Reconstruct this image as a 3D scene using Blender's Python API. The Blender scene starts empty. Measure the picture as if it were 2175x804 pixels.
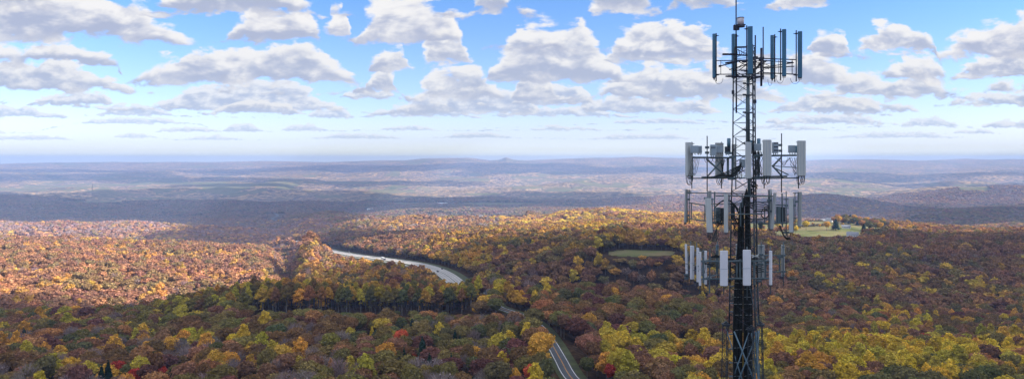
import bpy, math, random
import numpy as np
from mathutils import Vector

SC = bpy.context.scene
COL = SC.collection
F = 1459.0                 # focal length in photo pixels
CX, CY0 = 1087.5, 340.0
CZ = 115.0                 # eye height above the foot of the tower
R = math.radians
ALB = 1.95
rng = np.random.default_rng(7)
random.seed(5)
SUN_AZ, SUN_EL = 98.0, 29.0
SUNV = Vector((math.sin(R(SUN_AZ)) * math.cos(R(SUN_EL)), math.cos(R(SUN_AZ)) * math.cos(R(SUN_EL)), math.sin(R(SUN_EL))))

# ------------------------------------------------------------------ helpers
def tag(o, label=None, cat=None, group=None, kind=None):
    if label: o['label'] = label
    if cat: o['category'] = cat
    if group: o['group'] = group
    if kind: o['kind'] = kind
    return o

def link(o, parent=None):
    COL.objects.link(o)
    if parent is not None:
        o.parent = parent
    return o

def empty(name, loc=(0, 0, 0)):
    o = bpy.data.objects.new(name, None)
    o.empty_display_size = 1
    o.location = loc
    COL.objects.link(o)
    return o

def np_mesh(name, v, quads=None, tris=None, mats=(), smooth=False, midx=None, attrs=None):
    """fast mesh from arrays"""
    v = np.asarray(v, dtype=np.float32)
    m = bpy.data.meshes.new(name)
    q = np.zeros((0, 4), np.int32) if quads is None else np.asarray(quads, np.int32)
    t = np.zeros((0, 3), np.int32) if tris is None else np.asarray(tris, np.int32)
    m.vertices.add(len(v)); m.vertices.foreach_set('co', v.ravel())
    nl = q.size + t.size
    m.loops.add(nl); m.loops.foreach_set('vertex_index', np.concatenate([q.ravel(), t.ravel()]))
    m.polygons.add(len(q) + len(t))
    st = np.concatenate([np.arange(len(q)) * 4, q.size + np.arange(len(t)) * 3]).astype(np.int32)
    m.polygons.foreach_set('loop_start', st)
    if midx is not None:
        m.polygons.foreach_set('material_index', np.asarray(midx, np.int32))
    m.polygons.foreach_set('use_smooth', np.full(len(q) + len(t), smooth))
    for mm in mats: m.materials.append(mm)
    for k, (typ, arr) in (attrs or {}).items():
        a = m.attributes.new(k, typ, 'POINT')
        a.data.foreach_set({'FLOAT': 'value', 'FLOAT_COLOR': 'color', 'FLOAT_VECTOR': 'vector', 'INT': 'value'}[typ], np.asarray(arr).ravel())
    m.update(calc_edges=True)
    m.validate()
    return m

class MB:
    """collects boxes and tubes, links them as one mesh"""
    def __init__(s): s.v = []; s.f = []
    def add(s, vs, fs):
        b = len(s.v); s.v += [tuple(p) for p in vs]; s.f += [tuple(i + b for i in f) for f in fs]
    def box(s, c, sx, sy, sz, rz=0.0, bev=0.0, tilt=0.0):
        """box centred at c; bev chamfers the vertical edges; tilt leans the top sideways (m per m)"""
        hx, hy, hz = sx / 2, sy / 2, sz / 2
        if bev > 0:
            b = min(bev, hx * .9, hy * .9)
            o = [(hx, -hy + b), (hx, hy - b), (hx - b, hy), (-hx + b, hy), (-hx, hy - b), (-hx, -hy + b), (-hx + b, -hy), (hx - b, -hy)]
        else:
            o = [(hx, -hy), (hx, hy), (-hx, hy), (-hx, -hy)]
        cr, sr = math.cos(rz), math.sin(rz); n = len(o); vs = []
        levels = [(-hz, 1.0), (hz, 1.0)] if bev <= 0 else [(-hz, .93), (-hz + b * .4, 1.0), (hz - b * .4, 1.0), (hz, .93)]
        for (z, k) in levels:
            for (x, y) in o:
                x *= k; y *= k
                vs.append((c[0] + x * cr - y * sr + tilt * z, c[1] + x * sr + y * cr, c[2] + z))
        L = len(levels)
        fs = [tuple(range(n - 1, -1, -1)), tuple((L - 1) * n + i for i in range(n))]
        for l in range(L - 1):
            for i in range(n):
                j = (i + 1) % n
                fs.append((l * n + i, l * n + j, (l + 1) * n + j, (l + 1) * n + i))
        s.add(vs, fs)
    def tube(s, a, b, r, n=6, r2=None):
        a = Vector(a); b = Vector(b); d = (b - a)
        if d.length < 1e-6: return
        d.normalize(); u = d.orthogonal().normalized(); w = d.cross(u); r2 = r if r2 is None else r2
        vs = []
        for (p, rr) in ((a, r), (b, r2)):
            for i in range(n):
                t = 2 * math.pi * i / n
                vs.append(p + u * math.cos(t) * rr + w * math.sin(t) * rr)
        fs = [(i, (i + 1) % n, n + (i + 1) % n, n + i) for i in range(n)] + [tuple(range(n - 1, -1, -1)), tuple(range(n, 2 * n))]
        s.add(vs, fs)
    def path(s, pts, r, n=5):
        pts = [Vector(p) for p in pts]; vs = []; L = len(pts); u = None
        for i, p in enumerate(pts):
            d = (pts[min(i + 1, L - 1)] - pts[max(i - 1, 0)]).normalized()
            if u is None: u = d.orthogonal().normalized()
            u = (u - d * u.dot(d)); u = u.normalized() if u.length > 1e-5 else d.orthogonal().normalized()
            w = d.cross(u)
            for k in range(n):
                t = 2 * math.pi * k / n
                vs.append(p + u * math.cos(t) * r + w * math.sin(t) * r)
        fs = [(i * n + k, i * n + (k + 1) % n, (i + 1) * n + (k + 1) % n, (i + 1) * n + k) for i in range(L - 1) for k in range(n)]
        fs += [tuple(range(n - 1, -1, -1)), tuple((L - 1) * n + k for k in range(n))]
        s.add(vs, fs)
    def build(s, name, mat, parent=None, smooth=False):
        me = bpy.data.meshes.new(name); me.from_pydata(s.v, [], s.f)
        if mat: me.materials.append(mat)
        if smooth:
            for p in me.polygons: p.use_smooth = True
        o = bpy.data.objects.new(name, me)
        return link(o, parent)

# ------------------------------------------------------------------ materials
def nmat(name):
    m = bpy.data.materials.new(name); m.use_nodes = True
    nt = m.node_tree; nt.nodes.clear()
    return m, nt, nt.nodes, nt.links

def pbr(name, col, rough=.6, metal=0.0, var=.15, scale=3.0, bump=0.0, spec=.4):
    m, nt, N, L = nmat(name)
    out = N.new('ShaderNodeOutputMaterial'); b = N.new('ShaderNodeBsdfPrincipled'); L.new(b.outputs[0], out.inputs[0])
    tc = N.new('ShaderNodeTexCoord'); no = N.new('ShaderNodeTexNoise'); no.inputs['Scale'].default_value = scale; no.inputs['Detail'].default_value = 5
    L.new(tc.outputs['Object'], no.inputs['Vector'])
    mr = N.new('ShaderNodeMapRange'); mr.inputs[3].default_value = 1 - var * 1.6; mr.inputs[4].default_value = 1 + var * 1.6
    mr.inputs[1].default_value = .2; mr.inputs[2].default_value = .8
    L.new(no.outputs[0], mr.inputs[0])
    mx = N.new('ShaderNodeVectorMath'); mx.operation = 'SCALE'; mx.inputs[0].default_value = col; L.new(mr.outputs[0], mx.inputs['Scale'])
    L.new(mx.outputs[0], b.inputs['Base Color'])
    b.inputs['Roughness'].default_value = rough; b.inputs['Metallic'].default_value = metal
    b.inputs['Specular IOR Level'].default_value = spec
    if bump:
        bp = N.new('ShaderNodeBump'); bp.inputs['Strength'].default_value = bump; L.new(no.outputs[0], bp.inputs['Height']); L.new(bp.outputs[0], b.inputs['Normal'])
    return m

M = {}
TW = .74   # the tower's paints
M['steel'] = pbr('galvanised_steel', tuple(TW * c for c in (.115, .165, .195)), .55, .3, .25, 2.5)
M['darksteel'] = pbr('weathered_steel', tuple(TW * c for c in (.05, .065, .085)), .6, .3, .3, 3)
M['brace'] = pbr('pale_blue_steel', tuple(TW * c for c in (.14, .23, .30)), .45, .3, .2, 2)
M['topsteel'] = pbr('dark_painted_steel', tuple(TW * c for c in (.022, .028, .055)), .55, .2, .3, 3)
M['toppanel'] = pbr('blue_grey_radome', tuple(TW * c for c in (.045, .17, .30)), .5, 0, .10, 1.5)
M['grey'] = pbr('grey_radome', tuple(TW * c for c in (.40, .43, .45)), .5, 0, .07, 1.2)
M['lightgrey'] = pbr('light_grey_radome', tuple(TW * c for c in (.52, .56, .58)), .45, 0, .06, 1.2)
M['white'] = pbr('white_radome', tuple(TW * c for c in (.74, .76, .84)), .4, 0, .05, 1.2)
M['radio'] = pbr('radio_housing', tuple(TW * c for c in (.36, .45, .54)), .5, .1, .12, 4)
M['radiodark'] = pbr('dark_radio_vents', (.05, .065, .09), .6, .2, .2, 6)
M['canister'] = pbr('blue_canister', tuple(TW * c for c in (.11, .23, .33)), .5, 0, .12, 2)
M['cable'] = pbr('black_cable', (.006, .011, .015), .55, 0, .3, 4)
M['strap'] = pbr('cable_strap', (.3, .34, .36), .4, .4, .1, 4)
M['lens'] = pbr('beacon_lens', (.45, .42, .46), .15, 0, .2, 8)
M['asphalt'] = pbr('asphalt', (.075, .085, .10), .85, 0, .12, .25)
M['concrete'] = pbr('pale_concrete_road', (.34, .32, .30), .85, 0, .1, .05)
M['linewhite'] = pbr('white_road_paint', (.75, .75, .75), .7, 0, .08, .4)
M['lineyellow'] = pbr('yellow_road_paint', (.62, .30, .04), .7, 0, .1, .4)
M['verge'] = pbr('roadside_grass', (.055, .065, .022), .95, 0, .35, .15)
M['wallwhite'] = pbr('white_siding', (.62, .62, .62), .7, 0, .06, .5)
M['roofgrey'] = pbr('grey_roof', (.20, .21, .24), .7, 0, .1, .5)
M['roofdark'] = pbr('dark_roof', (.07, .07, .08), .8, 0, .15, .5)
M['barnred'] = pbr('red_barn_paint', (.42, .06, .04), .8, 0, .12, .5)
M['glass'] = pbr('window_glass', (.02, .03, .04), .1, 0, .1, 1)
M['carwhite'] = pbr('white_car_paint', (.7, .7, .7), .25, 0, .03, 1)
M['cardark'] = pbr('dark_car_paint', (.02, .022, .03), .25, 0, .05, 1)
M['rubber'] = pbr('tyre_rubber', (.01, .01, .01), .8, 0, .1, 4)
M['wood'] = pbr('weathered_pole_wood', (.22, .19, .16), .9, 0, .2, 1)

def foliage_mat():
    m, nt, N, L = nmat('foliage')
    out = N.new('ShaderNodeOutputMaterial')
    at = N.new('ShaderNodeAttribute'); at.attribute_type = 'INSTANCER'; at.attribute_name = 'tcol'
    lv = N.new('ShaderNodeAttribute'); lv.attribute_name = 'leafv'
    tc = N.new('ShaderNodeTexCoord'); no = N.new('ShaderNodeTexNoise'); no.inputs['Scale'].default_value = .45; no.inputs['Detail'].default_value = 3
    L.new(tc.outputs['Object'], no.inputs['Vector'])
    mr = N.new('ShaderNodeMapRange'); mr.inputs[1].default_value = .3; mr.inputs[2].default_value = .7; mr.inputs[3].default_value = .68; mr.inputs[4].default_value = 1.32
    L.new(no.outputs[0], mr.inputs[0])
    mu = N.new('ShaderNodeMath'); mu.operation = 'MULTIPLY'; L.new(mr.outputs[0], mu.inputs[0]); L.new(lv.outputs['Fac'], mu.inputs[1])
    sc = N.new('ShaderNodeVectorMath'); sc.operation = 'SCALE'; L.new(at.outputs['Color'], sc.inputs[0]); L.new(mu.outputs[0], sc.inputs['Scale'])
    d = N.new('ShaderNodeBsdfDiffuse'); t = N.new('ShaderNodeBsdfTranslucent'); mx = N.new('ShaderNodeMixShader'); mx.inputs[0].default_value = .28
    L.new(sc.outputs[0], d.inputs[0]); L.new(sc.outputs[0], t.inputs[0]); L.new(d.outputs[0], mx.inputs[1]); L.new(t.outputs[0], mx.inputs[2])
    L.new(mx.outputs[0], out.inputs[0])
    return m
M['foliage'] = foliage_mat()
M['bark'] = pbr('tree_bark', (.13, .115, .105), .95, 0, .3, 1.5)

# ------------------------------------------------------------------ terrain
def hash2(ix, iy, seed):
    h = (ix.astype(np.int64) * 374761393 + iy.astype(np.int64) * 668265263 + seed * 974711) & 0x7fffffff
    h = (h ^ (h >> 13)) * 1274126177 & 0x7fffffff
    return ((h ^ (h >> 16)) & 0xffff) / 65535.0
def vnoise(x, y, seed=0):
    ix = np.floor(x); iy = np.floor(y); fx = x - ix; fy = y - iy
    fx = fx * fx * fx * (fx * (fx * 6 - 15) + 10); fy = fy * fy * fy * (fy * (fy * 6 - 15) + 10)
    a = hash2(ix, iy, seed); b = hash2(ix + 1, iy, seed); c = hash2(ix, iy + 1, seed); d = hash2(ix + 1, iy + 1, seed)
    return (a + (b - a) * fx) * (1 - fy) + (c + (d - c) * fx) * fy
def fbm(x, y, octs=4, seed=0):
    t = 0; a = .5; n = 0
    for o in range(octs):
        t = t + a * vnoise(x, y, seed + o); n += a; a *= .5; x = x * 2.03 + 11.7; y = y * 2.03 + 5.3
    return t / n - .5

TD = np.array([150, 300, 400, 500, 600, 750, 900, 1000, 1100, 1300, 1600, 2000, 2500, 3200, 4200, 5500, 7500, 10000, 14000, 20000, 22000, 30000], float)
# canopy height of the forest at each depth, given as the picture row it reaches (340 = eye level)
T = {
 -600: [1400,  805, 730, 690, 665, 630, 588, 565, 540, 512, 500, 500, 472, 474, 452, 416, 400, 384, 366, 352, 347, 350],
 0:    [1400,  805, 733, 690, 660, 625, 582, 560, 538, 506, 499, 503, 470, 474, 450, 415, 400, 384, 366, 352, 345, 350],
 300:  [1400,  805, 735, 688, 647, 640, 582, 560, 542, 514, 507, 508, 470, 474, 452, 418, 401, 384, 366, 352, 344, 350],
 480:  [1400,  805, 730, 674, 618, 656, 592, 570, 552, 528, 524, 522, 486, 472, 450, 424, 402, 384, 366, 352, 343, 350],
 570:  [1400,  805, 725, 662, 612, 660, 586, 570, 556, 538, 534, 518, 492, 470, 455, 430, 403, 383, 366, 352, 342, 350],
 612:  [1400,  805, 722, 660, 614, 660, 640, 634, 622, 590, 545, 510, 494, 470, 456, 430, 404, 384, 366, 352, 342, 350],
 655:  [1400,  805, 720, 658, 614, 640, 585, 534, 503, 545, 522, 492, 470, 456, 458, 430, 404, 384, 366, 352, 342, 350],
 700:  [1400,  805, 720, 658, 616, 622, 600, 570, 560, 545, 500, 486, 466, 448, 456, 430, 403, 384, 366, 351, 342, 350],
 850:  [1400,  805, 722, 660, 616, 597, 585, 566, 545, 518, 492, 474, 462, 456, 446, 428, 404, 384, 364, 349, 338, 350],
 950:  [1400,  805, 722, 660, 622, 610, 575, 545, 524, 505, 487, 470, 456, 455, 442, 426, 402, 382, 362, 347, 334, 350],
 1040: [1400,  805, 725, 664, 630, 612, 558, 520, 505, 498, 483, 466, 452, 453, 440, 424, 401, 381, 361, 346, 339, 350],
 1150: [1400,  805, 727, 665, 618, 600, 548, 515, 502, 495, 478, 462, 452, 453, 440, 424, 400, 380, 360, 345, 338, 350],
 1300: [1400,  815, 735, 655, 612, 612, 500, 488, 498, 480, 463, 450, 453, 450, 440, 424, 400, 380, 360, 344, 334, 350],
 1500: [1400,  815, 738, 672, 640, 603, 552, 515, 500, 482, 462, 448, 452, 450, 438, 420, 398, 379, 360, 345, 337, 350],
 1600: [1400,  815, 742, 696, 656, 605, 558, 524, 503, 484, 462, 462, 470, 452, 434, 416, 396, 378, 360, 345, 341, 350],
 1750: [1400,  815, 742, 704, 664, 610, 562, 530, 505, 476, 455, 492, 486, 450, 424, 410, 392, 377, 360, 345, 341, 350],
 2000: [1400,  815, 742, 708, 670, 618, 568, 535, 513, 489, 480, 482, 478, 452, 432, 408, 391, 376, 360, 345, 338, 350],
 2175: [1400,  815, 740, 706, 670, 620, 570, 537, 514, 493, 488, 486, 472, 446, 436, 400, 388, 376, 360, 345, 335, 350],
 2800: [1400,  815, 740, 706, 670, 620, 570, 537, 514, 495, 490, 486, 472, 446, 436, 400, 388, 376, 360, 345, 340, 350],
}
# two more depths, and hand-set ridges and troughs
OV = {
 -600: {680: 652, 820: 603}, 0: {680: 655, 750: 634, 820: 605, 1600: 512, 2000: 540, 2500: 469, 3200: 492, 4200: 464, 5500: 420},
 300: {680: 668, 750: 655, 820: 622, 900: 586, 1600: 520, 2000: 545, 2500: 468, 3200: 492, 4200: 464, 5500: 424},
 480: {600: 616, 680: 660, 750: 668, 820: 640, 900: 598, 1600: 534, 2000: 545, 2500: 486, 3200: 494, 4200: 460},
 570: {600: 610, 680: 665, 750: 672, 820: 640, 900: 590, 1600: 540, 2000: 530, 2500: 492, 3200: 484, 4200: 462},
 612: {680: 665, 750: 680, 820: 660, 900: 628}, 655: {680: 660, 750: 660, 820: 625, 900: 578},
 700: {680: 655, 750: 650, 820: 615, 900: 600, 3200: 447, 4200: 472}, 850: {600: 614, 680: 602, 750: 573, 820: 581, 900: 588, 3200: 472, 4200: 446},
 950: {680: 645, 750: 628, 820: 600, 900: 575, 3200: 468}, 1040: {680: 655, 750: 640, 820: 594, 900: 552, 3200: 466},
 1150: {600: 611, 680: 652, 750: 626, 820: 578, 900: 543, 1000: 514, 3200: 466}, 1300: {500: 652, 600: 607, 680: 650, 750: 636, 820: 560, 3200: 464},
 1500: {500: 660, 600: 640, 680: 674, 750: 645, 820: 597, 900: 555, 3200: 462}, 1600: {500: 700, 600: 690, 680: 670, 750: 632, 820: 592, 900: 560},
 1750: {600: 680, 680: 658, 750: 624, 820: 592, 3200: 458, 4200: 421, 5500: 432, 7500: 388, 10000: 385, 14000: 358},
 2000: {600: 684, 680: 660, 750: 628, 820: 598, 3200: 441, 4200: 448, 5500: 404, 7500: 402, 10000: 374, 14000: 361},
 2175: {600: 684, 680: 660, 750: 628, 820: 600, 3200: 436, 4200: 441, 5500: 396, 7500: 398, 10000: 374}, 2800: {600: 684, 680: 660, 750: 628, 820: 600, 3200: 436, 4200: 441, 5500: 396, 7500: 398, 10000: 374}}
TD0 = TD; TD = np.array(sorted(set(TD0.tolist()) | {680.0, 820.0}))
for k in T:
    row_ = np.interp(TD, TD0, T[k])
    for d_, v_ in OV.get(k, {}).items(): row_[int(np.nonzero(TD == d_)[0][0])] = v_
    T[k] = row_
TD = np.interp(TD, [0, 7500, 10000, 14000, 20000, 22000, 30000], [0, 7500, 9200, 11500, 14500, 15500, 18500])
TX = np.array(sorted(T), float)
TY = np.array([T[int(k)] for k in TX], float)
def tree_allow(d):
    return np.interp(d, [3300, 5500], [15.0, 0.0])
TZ = -(TY - CY0) / F * TD[None, :] - tree_allow(TD)[None, :]
TZ[:, -1] = -180
TL = np.log(TD)
def catmull(vals, grid, q):
    """vals (...,n) on grid, at per-row q: returns weights & idx"""
    i = np.clip(np.searchsorted(grid, q) - 1, 0, len(grid) - 2)
    t = np.clip((q - grid[i]) / (grid[i + 1] - grid[i]), 0, 1)
    return i, t
def table(px, d):
    px = np.clip(px, TX[0], TX[-1]); ld = np.log(np.clip(d, TD[0], TD[-1]))
    i, s = catmull(None, TX, px); j, t = catmull(None, TL, ld)
    def g(ii, jj): return TZ[np.clip(ii, 0, len(TX) - 1), np.clip(jj, 0, len(TD) - 1)]
    def cub(p0, p1, p2, p3, t, x0, x1, x2, x3):
        m1 = (p2 - p0) / np.maximum(x2 - x0, 1e-9) * (x2 - x1); m2 = (p3 - p1) / np.maximum(x3 - x1, 1e-9) * (x2 - x1)
        d_ = p2 - p1
        lim1 = 2.0 * np.abs(d_) + .5; m1 = np.clip(m1, -lim1, lim1); m2 = np.clip(m2, -lim1, lim1)
        t2 = t * t; t3 = t2 * t
        return (2 * t3 - 3 * t2 + 1) * p1 + (t3 - 2 * t2 + t) * m1 + (-2 * t3 + 3 * t2) * p2 + (t3 - t2) * m2
    def xg(a, k): return a[np.clip(k, 0, len(a) - 1)] + (k - np.clip(k, 0, len(a) - 1)) * .3
    rows = []
    for di in (-1, 0, 1, 2):
        rows.append(cub(g(i + di, j - 1), g(i + di, j), g(i + di, j + 1), g(i + di, j + 2), t, xg(TL, j - 1), xg(TL, j), xg(TL, j + 1), xg(TL, j + 2)))
    s2 = s
    return cub(rows[0], rows[1], rows[2], rows[3], s2, xg(TX, i - 1), xg(TX, i), xg(TX, i + 1), xg(TX, i + 2))

def W(px, py, d):
    return Vector(((px - CX) / F * d, d, CZ + (CY0 - py) / F * d))

ROAD = [(1380, 1060, 228), (1300, 920, 284), (1262, 850, 322), (1212, 800, 356), (1190, 762, 388), (1168, 724, 430), (1145, 694, 475), (1116, 674, 508), (1086, 662, 527), (1060, 653, 548), (1046, 641, 582), (1037, 626, 650), (1032, 613, 725)]
HWY = [(620, 512, 1720), (660, 522, 1620), (695, 531, 1530), (725, 537, 1440), (760, 543, 1335), (800, 548, 1235), (850, 555, 1130), (890, 562, 1040), (920, 571, 965), (945, 583, 905), (965, 598, 850), (990, 622, 780)]
HWY2 = [(583, 452, 4300), (590, 458, 4100), (578, 464, 3900), (600, 470, 3700)]
def resample(P, step):
    w = np.array([tuple(W(*p)) for p in P]); 
    # catmull in parameter
    out = []
    for k in range(len(w) - 1):
        p0 = w[max(k - 1, 0)]; p1 = w[k]; p2 = w[k + 1]; p3 = w[min(k + 2, len(w) - 1)]
        n = max(2, int(np.linalg.norm(p2 - p1) / step))
        for t in np.arange(n) / n:
            out.append(.5 * ((2 * p1) + (-p0 + p2) * t + (2 * p0 - 5 * p1 + 4 * p2 - p3) * t * t + (-p0 + 3 * p1 - 3 * p2 + p3) * t ** 3))
    out.append(w[-1])
    return np.array(out)
ROADP = resample(ROAD, 5.0); HWYP = resample(HWY, 12.0); HWY2P = resample(HWY2, 15.0)
HWY2P[:, 2] -= 2
def path_dist(x, y, P):
    """distance to polyline and its z"""
    best = np.full(x.shape, 1e9); z = np.zeros(x.shape)
    x0, x1 = P[:, 0].min() - 300, P[:, 0].max() + 300; y0, y1 = P[:, 1].min() - 300, P[:, 1].max() + 300
    msk = (x > x0) & (x < x1) & (y > y0) & (y < y1)
    if not msk.any(): return best, z
    xs, ys = x[msk], y[msk]; b = np.full(xs.shape, 1e9); zz = np.zeros(xs.shape)
    for k in range(len(P) - 1):
        ax, ay, az = P[k]; bx, by, bz = P[k + 1]; dx, dy = bx - ax, by - ay; l2 = dx * dx + dy * dy
        t = np.clip(((xs - ax) * dx + (ys - ay) * dy) / l2, 0, 1)
        dd = np.hypot(xs - ax - t * dx, ys - ay - t * dy); m = dd < b
        b[m] = dd[m]; zz[m] = (az + t * (bz - az))[m]
    best[msk] = b; z[msk] = zz
    return best, z

def Hgt(x, y):
    x = np.asarray(x, float); y = np.asarray(y, float)
    r = np.hypot(x, y); th = np.arctan2(x, y); th = np.clip(th, -R(48), R(48))
    px = CX + F * np.tan(th); d = np.maximum(r * np.cos(th), 1.0)
    z = table(px, np.maximum(d, 150))
    # the skyline of far mountains
    sky = np.interp(px, [-600, 0, 300, 450, 560, 640, 700, 800, 860, 905, 1000, 1040, 1060, 1075, 1090, 1115, 1180, 1250, 1300, 1350, 1420, 1500, 1600, 1700, 1760, 1850, 1950, 2000, 2050, 2110, 2175, 2700],
                    [346, 345.5, 344, 344.5, 342, 343.5, 344.5, 341, 340, 335.5, 335, 340, 339, 333.5, 338.5, 340, 338, 335.5, 335, 332.5, 335.5, 336, 339, 340.5, 338, 338, 341, 339, 336, 338, 334.5, 338])
    mz = -(sky - CY0) / F * d
    wm = np.exp(-((d - 15300) / 1500.0) ** 2)
    z = z * (1 - wm) + mz * wm
    # natural relief, growing with distance
    amp = np.interp(d, [0, 500, 900, 2000, 3500, 5000, 8000, 11500, 14000, 17000], [.0, 4.0, 18.0, 38.0, 60.0, 90.0, 110.0, 95.0, 24.0, 10.0])
    amp = amp * (1 - .92 * np.exp(-(((x - 720) / 330.0) ** 2 + ((y - 1430) / 420.0) ** 2)))
    n1 = fbm(x / 900.0, y / 900.0, 4, 3); n2 = .5 - np.abs(fbm(x / 2400.0, y / 1500.0, 4, 9)) * 4 - .12; n3 = fbm(x / 260.0, y / 260.0, 3, 17)
    z = z + amp * (lambda k: (n1 * .8 + n3 * 1.3) * (1 - k) + (n2 * .6 + n1 * .95 + n3 * .12) * k)(np.clip((d - 2300) / 900, 0, 1))
    z = z + CZ
    for P, w in ((ROADP, 16.0), (HWYP, 42.0), (HWY2P, 60.0)):
        b, zz = path_dist(x, y, P)
        k = np.exp(-(np.maximum(b - w * .5, 0) / w) ** 2)
        z = z * (1 - k) + zz * k
    b = np.hypot(x - (1360 - CX) / F * 856, y - 856); k = np.exp(-(np.maximum(b - 60, 0) / 38.0) ** 2)
    z = z * (1 - k) + (CZ - 114.8) * k
    # the tower stands on level ground
    b = np.hypot(x - 12.15, y - 36.0); k = np.exp(-(np.maximum(b - 30, 0) / 60.0) ** 2)
    return z * (1 - k)

# fields: (px centre, d centre, half width px, half depth m, ripple)
FIELDS = [(1362, 852, 74, 30), (1690, 1540, 128, 230), (1745, 1330, 85, 90), (1830, 1420, 60, 100), (1010, 2640, 95, 150), (1100, 2700, 60, 110), (905, 2500, 60, 90)]
# far fields by picture row (px, row, half width, half rows), beyond 3.5 km
FARF = [(200, 430, 66, 3.4), (1060, 434, 90, 4.0), (905, 433, 70, 3.0), (820, 425, 45, 3.0), (1030, 412, 40, 2.0), (1165, 413, 60, 1.5), (1830, 402, 60, 3.0), (1780, 410, 50, 2.5), (2068, 402, 36, 5.5), (1985, 391, 30, 1.5),
        (340, 387, 50, 3.5), (420, 389, 60, 3.0), (230, 380, 30, 2.2), (40, 402, 60, 3.0), (90, 396, 50, 2.0), (1220, 382, 36, 2.5), (1120, 398, 34, 2.5), (1240, 399, 24, 2), (700, 417, 30, 3), (720, 388, 90, 2), (610, 384, 40, 1.5), (310, 421, 40, 2), (1640, 420, 60, 3), (1700, 393, 40, 2)]
def field_mask(x, y, z):
    th = np.arctan2(x, np.maximum(y, 1e-3)); px = CX + F * np.tan(np.clip(th, -R(60), R(60))); d = np.maximum(y, 1.0)
    row = CY0 - (z - CZ) / d * F
    e = fbm(px / 30.0, d / 60.0, 3, 41) * .9
    m = np.zeros(x.shape)
    for (cx, cd, hw, hd) in FIELDS:
        q = (np.abs((px - cx) / hw) ** 3 + np.abs((d - cd) / hd) ** 3) ** .333 + e * .55
        m = np.maximum(m, (q < 1).astype(float))
    for (cx, cr, hw, hr) in FARF:
        q = np.sqrt(((px - cx) / hw) ** 4 + ((row - cr) / hr) ** 4) + e * .8
        m = np.maximum(m, ((q < 1) & (d > 3400)).astype(float))
    return m

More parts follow.
